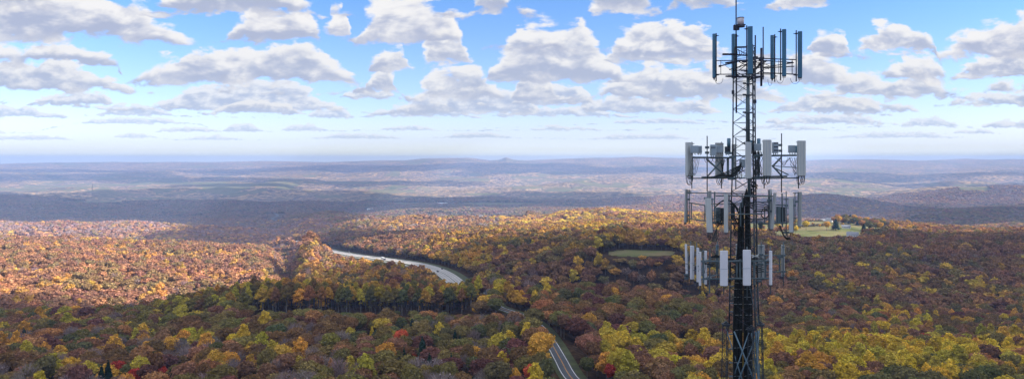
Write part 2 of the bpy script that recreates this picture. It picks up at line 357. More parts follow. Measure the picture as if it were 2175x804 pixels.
def build_ground():
    th = np.concatenate([np.linspace(-180, -42, 60)[:-1], np.linspace(-42, 42, 1150), np.linspace(42, 180, 60)[1:]])
    rr = np.concatenate([[2, 20, 50, 90], np.exp(np.linspace(math.log(130), math.log(18000), 720))])
    TH, RR = np.meshgrid(R(1) * th, rr, indexing='ij')
    x = RR * np.sin(TH); y = RR * np.cos(TH); z = Hgt(x, y)
    behind = np.abs(TH) > R(60)
    z = np.where(behind & (RR > 3000), np.minimum(z, -100.0), z)
    fm = field_mask(x, y, z)
    nt_, nr = x.shape
    v = np.stack([x, y, z], -1).reshape(-1, 3)
    i, j = np.meshgrid(np.arange(nt_ - 1), np.arange(nr - 1), indexing='ij')
    a = (i * nr + j).ravel(); q = np.stack([a, a + 1, a + nr + 1, a + nr], -1)
    m, nt, N, L = nmat('autumn_ground')
    out = N.new('ShaderNodeOutputMaterial'); b = N.new('ShaderNodeBsdfDiffuse'); L.new(b.outputs[0], out.inputs[0])
    g = N.new('ShaderNodeNewGeometry')
    def noise(scale, det=4, rough=.55):
        n = N.new('ShaderNodeTexNoise'); n.inputs['Scale'].default_value = scale; n.inputs['Detail'].default_value = det; n.inputs['Roughness'].default_value = rough
        L.new(g.outputs['Position'], n.inputs['Vector']); return n
    def ramp(src, stops):
        r = N.new('ShaderNodeValToRGB'); e = r.color_ramp.elements
        while len(e) < len(stops): e.new(.5)
        for k, (p, c) in enumerate(stops): e[k].position = p; e[k].color = (*c, 1)
        L.new(src, r.inputs[0]); return r
    def mix(f, a_, b_):
        x_ = N.new('ShaderNodeMix'); x_.data_type = 'RGBA'
        L.new(f, x_.inputs[0])
        for s, k in ((a_, 6), (b_, 7)):
            if isinstance(s, tuple): x_.inputs[k].default_value = (*s, 1)
            else: L.new(s, x_.inputs[k])
        return x_.outputs[2]
    # far forest: clumps of crowns in autumn colours
    big = ramp(noise(.0011, 5).outputs[0], [(.3, (.050, .052, .030)), (.42, (.095, .070, .038)), (.5, (.130, .100, .060)), (.58, (.095, .072, .055)), (.7, (.065, .070, .042))])
    vor = N.new('ShaderNodeTexVoronoi'); vor.inputs['Scale'].default_value = .035; L.new(g.outputs['Position'], vor.inputs['Vector'])
    spk = ramp(noise(.02, 4, .7).outputs[0], [(.36, (.28, .28, .32)), (.5, (.95, .95, .95)), (.60, (2.3, 1.9, 1.5))])
    mul0 = N.new('ShaderNodeVectorMath'); mul0.operation = 'MULTIPLY'; L.new(big.outputs[0], mul0.inputs[0]); L.new(spk.outputs[0], mul0.inputs[1])
    mul = N.new('ShaderNodeVectorMath'); mul.operation = 'SCALE'; mul.inputs['Scale'].default_value = 2.0; L.new(mul0.outputs[0], mul.inputs[0])
    # farmland patches scattered between the woods
    v2 = N.new('ShaderNodeTexVoronoi'); v2.inputs['Scale'].default_value = .0038; v2.inputs['Randomness'].default_value = 1.0
    mp = N.new('ShaderNodeMapping'); mp.inputs['Scale'].default_value = (1, .75, 0); L.new(g.outputs['Position'], mp.inputs[0]); 
    L.new(mp.outputs[0], v2.inputs['Vector'])
    sp = N.new('ShaderNodeSeparateColor'); L.new(v2.outputs['Color'], sp.inputs[0])
    patch = ramp(sp.outputs[0], [(0, (0, 0, 0)), (.72, (0, 0, 0)), (.73, (1, 1, 1)), (1, (1, 1, 1))])
    farm = ramp(noise(.00035, 2).outputs[0], [(0, (0, 0, 0)), (.47, (0, 0, 0)), (.52, (1, 1, 1)), (1, (1, 1, 1))])
    sy = N.new('ShaderNodeSeparateXYZ'); L.new(g.outputs['Position'], sy.inputs[0])
    fy = N.new('ShaderNodeMapRange'); fy.inputs[1].default_value = 5200; fy.inputs[2].default_value = 6500; L.new(sy.outputs['Y'], fy.inputs[0])
    m1 = N.new('ShaderNodeMath'); m1.operation = 'MULTIPLY'; L.new(patch.outputs[0], m1.inputs[0]); L.new(farm.outputs[0], m1.inputs[1])
    m2 = N.new('ShaderNodeMath'); m2.operation = 'MULTIPLY'; L.new(m1.outputs[0], m2.inputs[0]); L.new(fy.outputs[0], m2.inputs[1])
    fcol = ramp(noise(.012, 4, .6).outputs[0], [(.3, (.085, .105, .038)), (.45, (.15, .155, .065)), (.55, (.20, .165, .085)), (.68, (.10, .12, .045))])
    at = N.new('ShaderNodeAttribute'); at.attribute_name = 'field'
    mxf = N.new('ShaderNodeMath'); mxf.operation = 'MAXIMUM'; L.new(m2.outputs[0], mxf.inputs[0]); L.new(at.outputs['Fac'], mxf.inputs[1])
    # forest floor close by
    floor_ = ramp(noise(.25, 5, .65).outputs[0], [(.35, (.030, .020, .014)), (.55, (.065, .040, .022)), (.7, (.10, .065, .04))])
    nearf = N.new('ShaderNodeMapRange'); nearf.inputs[1].default_value = 3600; nearf.inputs[2].default_value = 5200; L.new(sy.outputs['Y'], nearf.inputs[0])
    base = mix(nearf.outputs[0], floor_.outputs[0], mul.outputs[0])
    col = mix(mxf.outputs[0], base, fcol.outputs[0])
    L.new(col, b.inputs[0])
    bp = N.new('ShaderNodeBump'); bp.inputs['Strength'].default_value = 1.0; bp.inputs['Distance'].default_value = 9.0
    inv = N.new('ShaderNodeMath'); inv.operation = 'MULTIPLY_ADD'; inv.inputs[1].default_value = -1; inv.inputs[2].default_value = 1; L.new(mxf.outputs[0], inv.inputs[0])
    bh = N.new('ShaderNodeMath'); bh.operation = 'MULTIPLY'; L.new(vor.outputs['Distance'], bh.inputs[0]); L.new(inv.outputs[0], bh.inputs[1])
    bi = N.new('ShaderNodeMath'); bi.operation = 'MULTIPLY'; bi.inputs[1].default_value = -1; L.new(bh.outputs[0], bi.inputs[0])
    L.new(bi.outputs[0], bp.inputs['Height']); L.new(bp.outputs[0], b.inputs['Normal'])
    me = np_mesh('terrain', v, quads=q[:, ::-1], mats=[m], smooth=True, attrs={'field': ('FLOAT', fm.reshape(-1).astype(np.float32))})
    o = bpy.data.objects.new('terrain', me); link(o); tag(o, kind='structure', label='rolling wooded hills and fields reaching to the horizon', cat='terrain')
    return o

def strip(name, P, offs, mat, dz, parent=None):
    """ribbon along P between lateral offsets offs=(a,b), lying dz over the carved ground"""
    t = np.gradient(P[:, :2], axis=0); t /= np.linalg.norm(t, axis=1)[:, None]; n = np.stack([t[:, 1], -t[:, 0]], -1)
    a = P[:, :2] + n * offs[0]; b = P[:, :2] + n * offs[1]
    z = P[:, 2] + dz
    v = np.concatenate([np.column_stack([a, z]), np.column_stack([b, z]), np.column_stack([a, z - .12]), np.column_stack([b, z - .12])])
    k = len(P); i = np.arange(k - 1)
    q = np.concatenate([np.stack([i, i + 1, k + i + 1, k + i], -1), np.stack([i, i + 2 * k, i + 1 + 2 * k, i + 1], -1), np.stack([k + i, k + i + 1, 3 * k + i + 1, 3 * k + i], -1)])
    me = np_mesh(name, v, quads=q, mats=[mat])
    o = bpy.data.objects.new(name, me); link(o, parent); return o

build_ground()
o = strip('verge', ROADP, (-6.0, 8.0), M['verge'], .16); tag(o, kind='structure')
o = strip('road', ROADP, (-3.9, 3.9), M['asphalt'], .30); tag(o, kind='structure')
for k, (a, b, mt, nm) in enumerate(((-3.45, -3.10, 'linewhite', 'road_marking'), (3.10, 3.45, 'linewhite', 'road_marking'), (-.24, -.06, 'lineyellow', 'road_marking'), (.06, .24, 'lineyellow', 'road_marking'))):
    tag(strip(nm, ROADP, (a, b), M[mt], .306), kind='structure')
tag(strip('highway_verge', HWYP, (-22, 30), M['verge'], .5), kind='structure')
tag(strip('highway', HWYP, (-11.5, -.6), M['concrete'], .9), kind='structure')
tag(strip('highway', HWYP, (.6, 11.5), M['concrete'], .9), kind='structure')
for a in (-10.7, -6.2, -1.5, 1.2, 6.0, 10.4): tag(strip('highway_marking', HWYP, (a, a + .3), M['linewhite'], .91), kind='structure')
tag(strip('slip_road', HWYP, (19, 24), M['concrete'], .9), kind='structure')
tag(strip('highway', HWY2P, (-9, 9), M['asphalt'], 2.5), kind='structure')

# ------------------------------------------------------------------ tree prototypes
def ico(sub):
    t = (1 + 5 ** .5) / 2
    v = [(-1, t, 0), (1, t, 0), (-1, -t, 0), (1, -t, 0), (0, -1, t), (0, 1, t), (0, -1, -t), (0, 1, -t), (t, 0, -1), (t, 0, 1), (-t, 0, -1), (-t, 0, 1)]
    v = [np.array(p) / np.linalg.norm(p) for p in v]
    f = [(0, 11, 5), (0, 5, 1), (0, 1, 7), (0, 7, 10), (0, 10, 11), (1, 5, 9), (5, 11, 4), (11, 10, 2), (10, 7, 6), (7, 1, 8), (3, 9, 4), (3, 4, 2), (3, 2, 6), (3, 6, 8), (3, 8, 9), (4, 9, 5), (2, 4, 11), (6, 2, 10), (8, 6, 7), (9, 8, 1)]
    for _ in range(sub):
        c = {}; nf = []
        def mid(a, b):
            k = (min(a, b), max(a, b))
            if k not in c: p = v[a] + v[b]; v.append(p / np.linalg.norm(p)); c[k] = len(v) - 1
            return c[k]
        for a, b, d in f:
            x, y, z = mid(a, b), mid(b, d), mid(d, a); nf += [(a, x, z), (b, y, x), (d, z, y), (x, y, z)]
        f = nf
    return np.array(v), np.array(f)
ICO = {0: ico(0), 1: ico(1), 2: ico(2)}

class Tree:
    def __init__(s, seed): s.r = np.random.default_rng(seed); s.V = []; s.Q = []; s.T = []; s.L = []; s.n = 0; s.bark = MB(); 
    def _add(s, v, q=None, t=None, lv=1.0):
        if q is not None: s.Q.append(q + s.n)
        if t is not None: s.T.append(t + s.n)
        s.V.append(v); s.L.append(np.broadcast_to(lv, (len(v),)).astype(np.float32)); s.n += len(v)
    def blob(s, c, r, sub=1, jit=.15, lv=.85):
        v, f = ICO[sub]; k = 1 + s.r.normal(0, jit, (len(v), 1)); s._add(np.array(c) + v * k * np.array(r), t=f, lv=lv)
    def leaves(s, c, r, n, size, up=-.35, lo=.75, spread=.55, aspect=1.0):
        d = s.r.normal(size=(n * 3, 3)); d /= np.linalg.norm(d, axis=1)[:, None]; d = d[d[:, 2] > up][:n]; n = len(d)
        p = np.array(c) + d * np.array(r) * s.r.uniform(lo, 1.12, (n, 1))
        nn = d + s.r.normal(0, spread, (n, 3)); nn /= np.linalg.norm(nn, axis=1)[:, None]
        a = np.cross(nn, s.r.normal(size=(n, 3))); a /= np.linalg.norm(a, axis=1)[:, None]; b = np.cross(nn, a)
        sz = size * s.r.uniform(.6, 1.35, (n, 1)); a *= sz; b *= sz * aspect * s.r.uniform(.6, 1, (n, 1))
        v = np.stack([p - a * .5, p - b * .5 + nn * sz * .12, p + a * .5, p + b * .5 - nn * sz * .1], 1).reshape(-1, 3)
        s._add(v, q=np.arange(4 * n).reshape(n, 4), lv=np.repeat(s.r.uniform(.62, 1.38, n), 4))
    def crown(s, name):
        v = np.concatenate(s.V); q = np.concatenate(s.Q) if s.Q else None; t = np.concatenate(s.T) if s.T else None
        return np_mesh(name, v, q, t, [M['foliage']], attrs={'leafv': ('FLOAT', np.concatenate(s.L))})
    def trunk(s, name):
        me = bpy.data.meshes.new(name); me.from_pydata(s.bark.v, [], s.bark.f); me.materials.append(M['bark']); return me

def limbs(t, z0, z1, r0, rad, n=5):
    t.bark.tube((0, 0, -1.5), (0.1, 0, z0), r0, 6, r0 * .75); t.bark.tube((0.1, 0, z0), (0.0, .1, z1), r0 * .75, 6, r0 * .25)
    for k in range(n):
        a = k * 2.4 + t.r.uniform(0, 1); zz = z0 + (z1 - z0) * (.05 + .6 * k / n)
        t.bark.tube((0.05, 0, zz), (math.cos(a) * rad, math.sin(a) * rad, zz + rad * t.r.uniform(.5, 1)), r0 * .4, 5, r0 * .1)

def broadleaf(seed, dense=1.0, lod=0):
    t = Tree(seed); r = t.r; H = 16; R_ = 5.1; cz = 10.2
    limbs(t, 5.5, 12, .32, 3.2, 5)
    nl = (15, 7, 3)[lod]; per = (62, 26, 16)[lod]; size = (.95, 1.75, 2.6)[lod]
    t.blob((0, 0, cz - .3), (R_ * .70, R_ * .70, 3.9), 1 if lod < 2 else 1, .13, .62)
    for k in range(nl):
        a = 2 * math.pi * (k * .618) + r.uniform(-.3, .3); u = (k + .5) / nl; el = math.asin(min(1, max(-1, -.15 + 1.12 * u)))
        rad = R_ * .62 * r.uniform(.85, 1.15); c = (math.cos(a) * math.cos(el) * rad, math.sin(a) * math.cos(el) * rad, cz + math.sin(el) * 3.9 * r.uniform(.8, 1.1))
        lr = r.uniform(1.7, 2.5) * (1 if lod == 0 else 1.2)
        if lod < 2: t.blob(c, (lr * .78, lr * .78, lr * .66), 0, .1, .8)
        else: t.blob(c, (lr * 1.05, lr * 1.05, lr * .9), 1, .12, 1.0)
        t.leaves(c, (lr, lr, lr * .85), int(per * dense), size)
    return t
def poplar(seed, lod=0):
    t = Tree(seed); r = t.r
    limbs(t, 5, 15, .3, 2.3, 5)
    nl = (14, 6)[lod]; per = (55, 26)[lod]; size = (.85, 1.6)[lod]
    t.blob((0, 0, 11), (2.3, 2.3, 5.2), 1, .13, .65)
    for k in range(nl):
        u = k / nl; a = k * 2.399 + r.uniform(-.3, .3); rad = 2.6 * (1 - u ** 1.8) + .25; z = 7 + 10.5 * u
        c = (math.cos(a) * rad, math.sin(a) * rad, z); lr = 2.3 * (1 - .45 * u) * r.uniform(.85, 1.15)
        t.blob(c, (lr * .7, lr * .7, lr * .8), 0, .1, .8); t.leaves(c, (lr, lr, lr * 1.15), per, size)
    return t
def tall(seed):
    t = Tree(seed); r = t.r
    limbs(t, 12, 21, .36, 2.6, 6)
    t.blob((0, 0, 17.5), (2.5, 2.5, 4.2), 1, .13, .62)
    for k in range(13):
        u = k / 13; a = k * 2.399; rad = 2.8 * (1 - u ** 2) + .3; z = 13.2 + 9.0 * u
        c = (math.cos(a) * rad, math.sin(a) * rad, z + r.uniform(-.6, .6)); lr = 2.2 * (1 - .35 * u) * r.uniform(.85, 1.15)
        t.blob(c, (lr * .7, lr * .7, lr * .7), 0, .1, .8); t.leaves(c, (lr, lr, lr), 46, .85)
    for k in range(3):  # epicormic tufts down the stem
        t.leaves((r.uniform(-.8, .8), r.uniform(-.8, .8), r.uniform(5, 12)), (1.2, 1.2, 1.6), 14, .7)
    return t
def bare(seed, lod=0, leafy=70):
    t = Tree(seed); r = t.r
    limbs(t, 5.5, 12, .24, 2.6, 6)
    n = (520, 150)[lod]; w = (.085, .2)[lod]
    # twigs fanning up and out through an oval crown
    d = r.normal(size=(n, 3)); d /= np.linalg.norm(d, axis=1)[:, None]; rr = r.uniform(.25, 1, (n, 1)) ** .6
    p = np.array((0, 0, 10.2)) + d * rr * np.array((4.3, 4.3, 4.9))
    ax = d * np.array((1, 1, .4)) + np.array((0, 0, 1.1)) + r.normal(0, .35, (n, 3)); ax /= np.linalg.norm(ax, axis=1)[:, None]
    s_ = np.cross(ax, r.normal(size=(n, 3))); s_ /= np.linalg.norm(s_, axis=1)[:, None]; l = r.uniform(1.4, 3.0, (n, 1))
    v = np.stack([p - ax * l * .5 - s_ * w, p - ax * l * .5 + s_ * w, p + ax * l * .5 + s_ * w * .3, p + ax * l * .5 - s_ * w * .3], 1).reshape(-1, 3)
    t._add(v, q=np.arange(4 * n).reshape(n, 4), lv=np.repeat(r.uniform(.7, 1.3, n), 4))
    t.leaves((0, 0, 10.4), (4.2, 4.2, 4.6), leafy if lod == 0 else 45, (.6, 1.1)[lod], up=-.6, lo=.35)
    return t
def conifer(seed, lod=0):
    t = Tree(seed); r = t.r
    t.bark.tube((0, 0, -1.5), (0, 0, 15.5), .28, 6, .05)
    t.blob((0, 0, 8.2), (1.5, 1.5, 6.3), 1, .1, .6)
    for k in range(15):
        u = k / 14; z = 2.6 + 12.6 * u; rad = 3.9 * (1 - u) ** .85 + .25; n = int(10 + 22 * (1 - u))
        a = r.uniform(0, 2 * math.pi, n); rr = rad * r.uniform(.75, 1.12, n); dx, dy = np.cos(a), np.sin(a)
        wd = .55 + .25 * (1 - u)
        root = np.stack([dx * .15, dy * .15, np.full(n, z + .5)], -1); tip = np.stack([dx * rr, dy * rr, z - rr * .28 + r.uniform(-.3, .3, n)], -1)
        side = np.stack([-dy * wd, dx * wd, np.zeros(n)], -1); mid_ = (root * .35 + tip * .65)
        v = np.stack([root, mid_ - side, tip, mid_ + side + np.array((0, 0, .12))], 1).reshape(-1, 3)
        t._add(v, q=np.arange(4 * n).reshape(n, 4), lv=np.repeat(r.uniform(.6, 1.4, n), 4))
    return t
def clump(seed):
    t = Tree(seed); r = t.r
    for k in range(4):
        a = k * 1.7; c = (math.cos(a) * 1.8, math.sin(a) * 1.8, 10 + r.uniform(-.8, 1.6)) if k else (0, 0, 11.0)
        t.blob(c, (3.4 * r.uniform(.8, 1.1), 3.4 * r.uniform(.8, 1.1), 3.6), 1, .12, r.uniform(.85, 1.15))
    t.leaves((0, 0, 10.5), (4.9, 4.9, 4.6), 34, 2.2)
    t.blob((0, 0, 6.5), (3.0, 3.0, 5.0), 0, .1, .8)
    return t

PROTO = {}   # key -> list of (trunk mesh, crown mesh)
def reg(key, trees):
    PROTO[key] = []
    for k, t in enumerate(trees):
        PROTO[key].append((t.trunk('trunk') if t.bark.v else None, t.crown('crown')))
reg('broad0', [broadleaf(s) for s in (1, 2, 3, 4, 5)])
reg('poplar0', [poplar(s) for s in (11, 12, 13)])
reg('tall0', [tall(s) for s in (21, 22, 23)])
reg('bare0', [bare(s, 0, l) for s, l in ((31, 60), (32, 130), (33, 20))])
reg('conifer0', [conifer(s) for s in (41, 42)])
reg('broad1', [broadleaf(s, 1, 1) for s in (51, 52, 53, 54)])
reg('poplar1', [poplar(s, 1) for s in (61, 62)])
reg('bare1', [bare(s, 1) for s in (71, 72)])
reg('clump2', [clump(s) for s in (81, 82, 83)])
VAR = []     # flat list of GN prototypes
VIDX = {}
def joined(tm, cm, name):
    vs = np.empty(len(cm.vertices) * 3, np.float32); cm.vertices.foreach_get('co', vs)
    fs = [tuple(p.vertices) for p in cm.polygons]; n = len(cm.vertices)
    lv = np.empty(n, np.float32); cm.attributes['leafv'].data.foreach_get('value', lv)
    V = [tuple(p) for p in vs.reshape(-1, 3)]; mi = [0] * len(fs)
    if tm:
        V += [tuple(v.co) for v in tm.vertices]; fs += [tuple(i + n for i in p.vertices) for p in tm.polygons]; mi += [1] * len(tm.polygons); lv = np.concatenate([lv, np.ones(len(tm.vertices), np.float32)])
    me = bpy.data.meshes.new(name); me.from_pydata(V, [], fs); me.materials.append(M['foliage']); me.materials.append(M['bark'])
    me.polygons.foreach_set('material_index', mi); a = me.attributes.new('leafv', 'FLOAT', 'POINT'); a.data.foreach_set('value', lv); me.update()
    return bpy.data.objects.new(name, me)
for key, lst in PROTO.items():
    VIDX[key] = []
    for (tm, cm) in lst:
        VIDX[key].append(len(VAR)); VAR.append(joined(tm, cm, 'tree_shape'))

# ------------------------------------------------------------------ colours
PAL = {
 'yellow': (.33, .235, .026), 'lemon': (.25, .195, .028), 'gold': (.31, .175, .030), 'orange': (.215, .108, .046), 'rust': (.140, .074, .042),
 'brown': (.118, .068, .030), 'olive': (.115, .092, .030), 'green': (.072, .070, .028), 'maroon': (.095, .042, .034), 'red': (.22, .032, .022),
 'grey': (.125, .098, .092), 'spruce': (.012, .026, .016), 'scarlet': (.30, .065, .028)}
CN = {'yellow': 'bright yellow', 'lemon': 'yellow-green', 'gold': 'golden', 'orange': 'orange', 'rust': 'rust coloured', 'brown': 'brown', 'olive': 'olive', 'green': 'dull green', 'maroon': 'dark maroon', 'red': 'crimson', 'grey': 'bare grey', 'spruce': 'dark green', 'scarlet': 'scarlet'}
PK = list(PAL)
def Y_FAR(row): return row < 472
def weights(px, row, d):
    """share of each colour for a tree whose crown shows at (px,row)"""
    w = dict(yellow=.5, lemon=.5, gold=1, orange=1.2, rust=3, brown=2.5, olive=2.5, green=1, maroon=.5, red=.1, grey=.4, spruce=.04, scarlet=.05)
    if d < 700:
        if px < 480 and row > 640: w.update(olive=5, lemon=1.6, gold=1.4, rust=1.8, brown=2.6, green=2, yellow=.3, orange=.6, maroon=.5, grey=1.0, red=.03)
        if px < 480 and row > 755: w.update(olive=2, grey=2.5, maroon=1.2, red=.12, yellow=.2, lemon=.5, spruce=.3)
        if 300 <= px < 1100 and row > 655: w = dict(grey=7.0, brown=2.2, rust=1.5, olive=1.5, gold=.5, lemon=.3, orange=.3, yellow=.05, maroon=.5, red=.02, spruce=.15, green=.4)
        if 300 <= px < 620 and row < 720: w = dict(olive=3, lemon=2.2, gold=1.4, green=1.5, brown=1.5, grey=.6, yellow=.6, rust=.6)
        if 650 <= px < 1040 and 650 < row < 700: w.update(grey=3, brown=3, rust=2, gold=1.2, orange=.8)
        if 1040 <= px < 1130: w.update(grey=2, gold=1.4, lemon=.8)
        if 1130 <= px < 1600 and row < 690: w = dict(rust=4, brown=3, olive=2.8, orange=1.8, green=1.2, maroon=.5, gold=.4, yellow=.1)
        if 1215 <= px < 1300 and row >= 690: w = dict(rust=3, brown=3, olive=3, green=1.5, maroon=1.2, gold=.2)
        if px >= 1285 and row > 705: w = dict(yellow=5, lemon=3.4, gold=2.2, olive=1.6, orange=.6, rust=.6, green=.7, red=.1)
        if px >= 1285 and row > 772: w = dict(yellow=1.6, lemon=1.6, gold=1.6, olive=3.5, brown=1.8, rust=1.2, green=1.4, red=.3, maroon=.3)
        if px >= 1600 and row < 705: w = dict(rust=3.4, brown=3, olive=2.8, green=1.2, maroon=.6, gold=.5, grey=.6, orange=1.4, yellow=.2)
        if px >= 1850 and 640 < row < 720: w.update(yellow=2.2, gold=1.8, lemon=.9, olive=2)
    elif d < 1250:
        if px < 640: w = dict(rust=3.4, orange=3.0, gold=1.2, olive=2.6, maroon=.8, red=.06, brown=2.2, green=1.2, yellow=.25, grey=1.0, scarlet=.08)
        elif px < 870: w = dict(gold=2, olive=2.5, orange=1.5, rust=1.5, green=1, grey=1.4, yellow=1)
        elif px < 1120: w = dict(gold=1.9, yellow=1.6, orange=1.6, rust=2, olive=2.4, brown=2, maroon=.6, green=1)
        elif px < 1640 and row < 560: w = dict(brown=3, olive=3, rust=2.2, gold=1.5, yellow=1.0, maroon=1, green=1.8, orange=.6)
        else: w = dict(rust=3.6, brown=3.4, maroon=.8, olive=3.0, orange=1.6, gold=.5, grey=.7, green=1.2, yellow=.3)
        if 1120 <= px < 1560 and row > 540: w.update(gold=3, yellow=2.4)
        if px > 1880 and row > 585: w.update(yellow=1.6, gold=1.6)
    elif d < 2300:
        if px < 640: w = dict(orange=3, rust=3, gold=1.3, olive=2.6, maroon=.9, brown=1.8, yellow=.5, grey=1.6)
        elif px < 1050: w = dict(orange=2.6, rust=2.6, gold=1.8, olive=1.6, maroon=.6, brown=1.2, red=.1, grey=1.6)
        elif px < 1620: w = dict(gold=5, yellow=3, orange=2.6, rust=1.2, maroon=.5, olive=.8, grey=1)
        else: w = dict(rust=2, orange=1.6, gold=1.6, maroon=1, olive=1.8, green=1, brown=1.5, grey=1, spruce=.4)
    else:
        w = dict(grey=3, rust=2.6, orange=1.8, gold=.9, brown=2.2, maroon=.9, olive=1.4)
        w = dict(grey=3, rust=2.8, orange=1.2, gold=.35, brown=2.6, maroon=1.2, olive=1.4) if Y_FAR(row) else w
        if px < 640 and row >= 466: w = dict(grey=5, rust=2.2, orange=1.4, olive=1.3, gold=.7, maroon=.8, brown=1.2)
        if px < 1300 and row < 466 or px > 1900 and row > 432: w = dict(green=2.5, spruce=1.6, maroon=1.6, brown=2.4, grey=.8, rust=.6, olive=1)  # dark tree colours put in to deepen the shadow on the far ridge
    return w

# ------------------------------------------------------------------ scatter the forest
def scatter():
    pts = []
    def band(d0, d1, s, u=.86):
        xs = np.arange(-d1 * u, d1 * u, s); ys = np.arange(d0, d1, s)
        X, Y = np.meshgrid(xs, ys); X = X + rng.uniform(-.42, .42, X.shape) * s; Y = Y + rng.uniform(-.42, .42, Y.shape) * s
        m = np.abs(X) < Y * u + 30
        pts.append(np.column_stack([X[m], Y[m], np.full(m.sum(), s)]))
    band(170, 700, 9.2); band(700, 1500, 10.8); band(1500, 2900, 12.0); band(2900, 5300, 15.0)
    return np.concatenate(pts)
P = scatter()
X, Y, S = P.T
G = Hgt(X, Y)
PX = CX + X / Y * F; ROW = CY0 - (G + 13 - CZ) / Y * F
GR = CY0 - (G - CZ) / Y * F
keep = field_mask(X, Y, G) < .5
db, _ = path_dist(X, Y, ROADP); keep &= db > np.where(Y < 455, 7.6, 4.0)
hb, _ = path_dist(X, Y, HWYP); keep &= hb > 28
h2, _ = path_dist(X, Y, HWY2P); keep &= h2 > 60
keep &= np.hypot(X - 12.15, Y - 36) > 25
keep &= ~((Y > 543) & (Y < 552) & (PX > 530) & (PX < 1020))
# slopes below the highway, the fields and the bend of the road stay open to the view
hrow = np.interp(PX, [p[0] for p in HWY[2:10]], [p[1] for p in HWY[2:10]]); hd = np.interp(PX, [p[0] for p in HWY[2:10]], [p[2] for p in HWY[2:10]])
TOPH = np.where(Y < 480, 15.0, 16.0)
toprow = CY0 - (G + 15 - CZ) / Y * F
keep &= ~((PX > 703) & (PX < 945) & (Y > 660) & (Y < hd) & (toprow < hrow + 5))
low = (PX > 1270) & (PX < 1446) & (Y > 690) & (Y < 850) & (toprow < 546)
keep &= ~(low & (CY0 - (G + 7.5 - CZ) / Y * F < 540))
keep &= ~((PX > 1700) & (PX < 1835) & (Y > 1000) & (Y < 1400) & (toprow < 503))
keep &= ~((PX > 1640) & (PX < 1700) & (Y > 1000) & (Y < 1300) & (toprow < 500))
keep &= ~((PX > 1056) & (PX < 1098) & (Y > 440) & (Y < 550) & (toprow < 662))
keep &= ~((PX > 1118) & (PX < 1134) & (Y > 440) & (Y < 520) & (toprow < 674))
keep &= ~((PX > 1028) & (PX < 1044) & (Y > 540) & (Y < 660) & (toprow < 632))
keep &= ~((PX > 915) & (PX < 1120) & (Y > 1900) & (Y < 2600) & (toprow < 458))
keep &= ~((Y < 428) & (PX > 1160) & (PX < 1242) & (toprow < 801) & (PX > 1160 + (Y > 380) * 8))
keep &= ~((PX > 1774) & (PX < 1872) & (Y > 1180) & (Y < 1720) & (toprow < 484))
# narrow strip of thin tall trees along the low ridge: its front edge is a clean forest wall
rowband = (Y > 552) & (Y < 604) & (PX > 330) & (PX < 1022)
gap = (Y > 498) & (Y <= 552) & (PX > 540) & (PX < 1018)
X, Y, S, G, PX, ROW, rowband, gap, low = [a[keep] for a in (X, Y, S, G, PX, ROW, rowband, gap, low)]
n = len(X)
clump_n = fbm(X / 60.0, Y / 60.0, 3, 77)
kind = np.empty(n, object); cidx = np.zeros(n, int)
cache = {}
u = rng.uniform(size=n); u = np.clip(u + clump_n * .0, 0, .9999)
qx = (PX // 40 * 40 + 20); qr = (ROW // 8 * 8 + 4); qd = np.digitize(Y, [700, 1250, 2300])
keyarr = (qx.astype(int) + 4000) * 100000 + qr.astype(int) * 10 + qd
uniq, inv = np.unique(keyarr, return_inverse=True)
order = np.argsort(inv, kind='stable'); bounds = np.searchsorted(inv[order], np.arange(len(uniq) + 1))
DREP = [400, 900, 1600, 3000]
species_n = np.array([vnoise(X / 62.0 + k * 17, Y / 62.0 + k * 9, 100 + k) for k in range(len(PK))]).T   # trees of one colour gather
for g_ in range(len(uniq)):
    ids = order[bounds[g_]:bounds[g_ + 1]]; i0 = ids[0]
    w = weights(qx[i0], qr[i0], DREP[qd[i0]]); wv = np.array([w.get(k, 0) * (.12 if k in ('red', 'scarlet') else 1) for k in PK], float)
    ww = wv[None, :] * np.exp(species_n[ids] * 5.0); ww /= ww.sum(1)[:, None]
    cidx[ids] = (np.cumsum(ww, 1) < rng.uniform(size=(len(ids), 1))).sum(1).clip(0, len(PK) - 1)
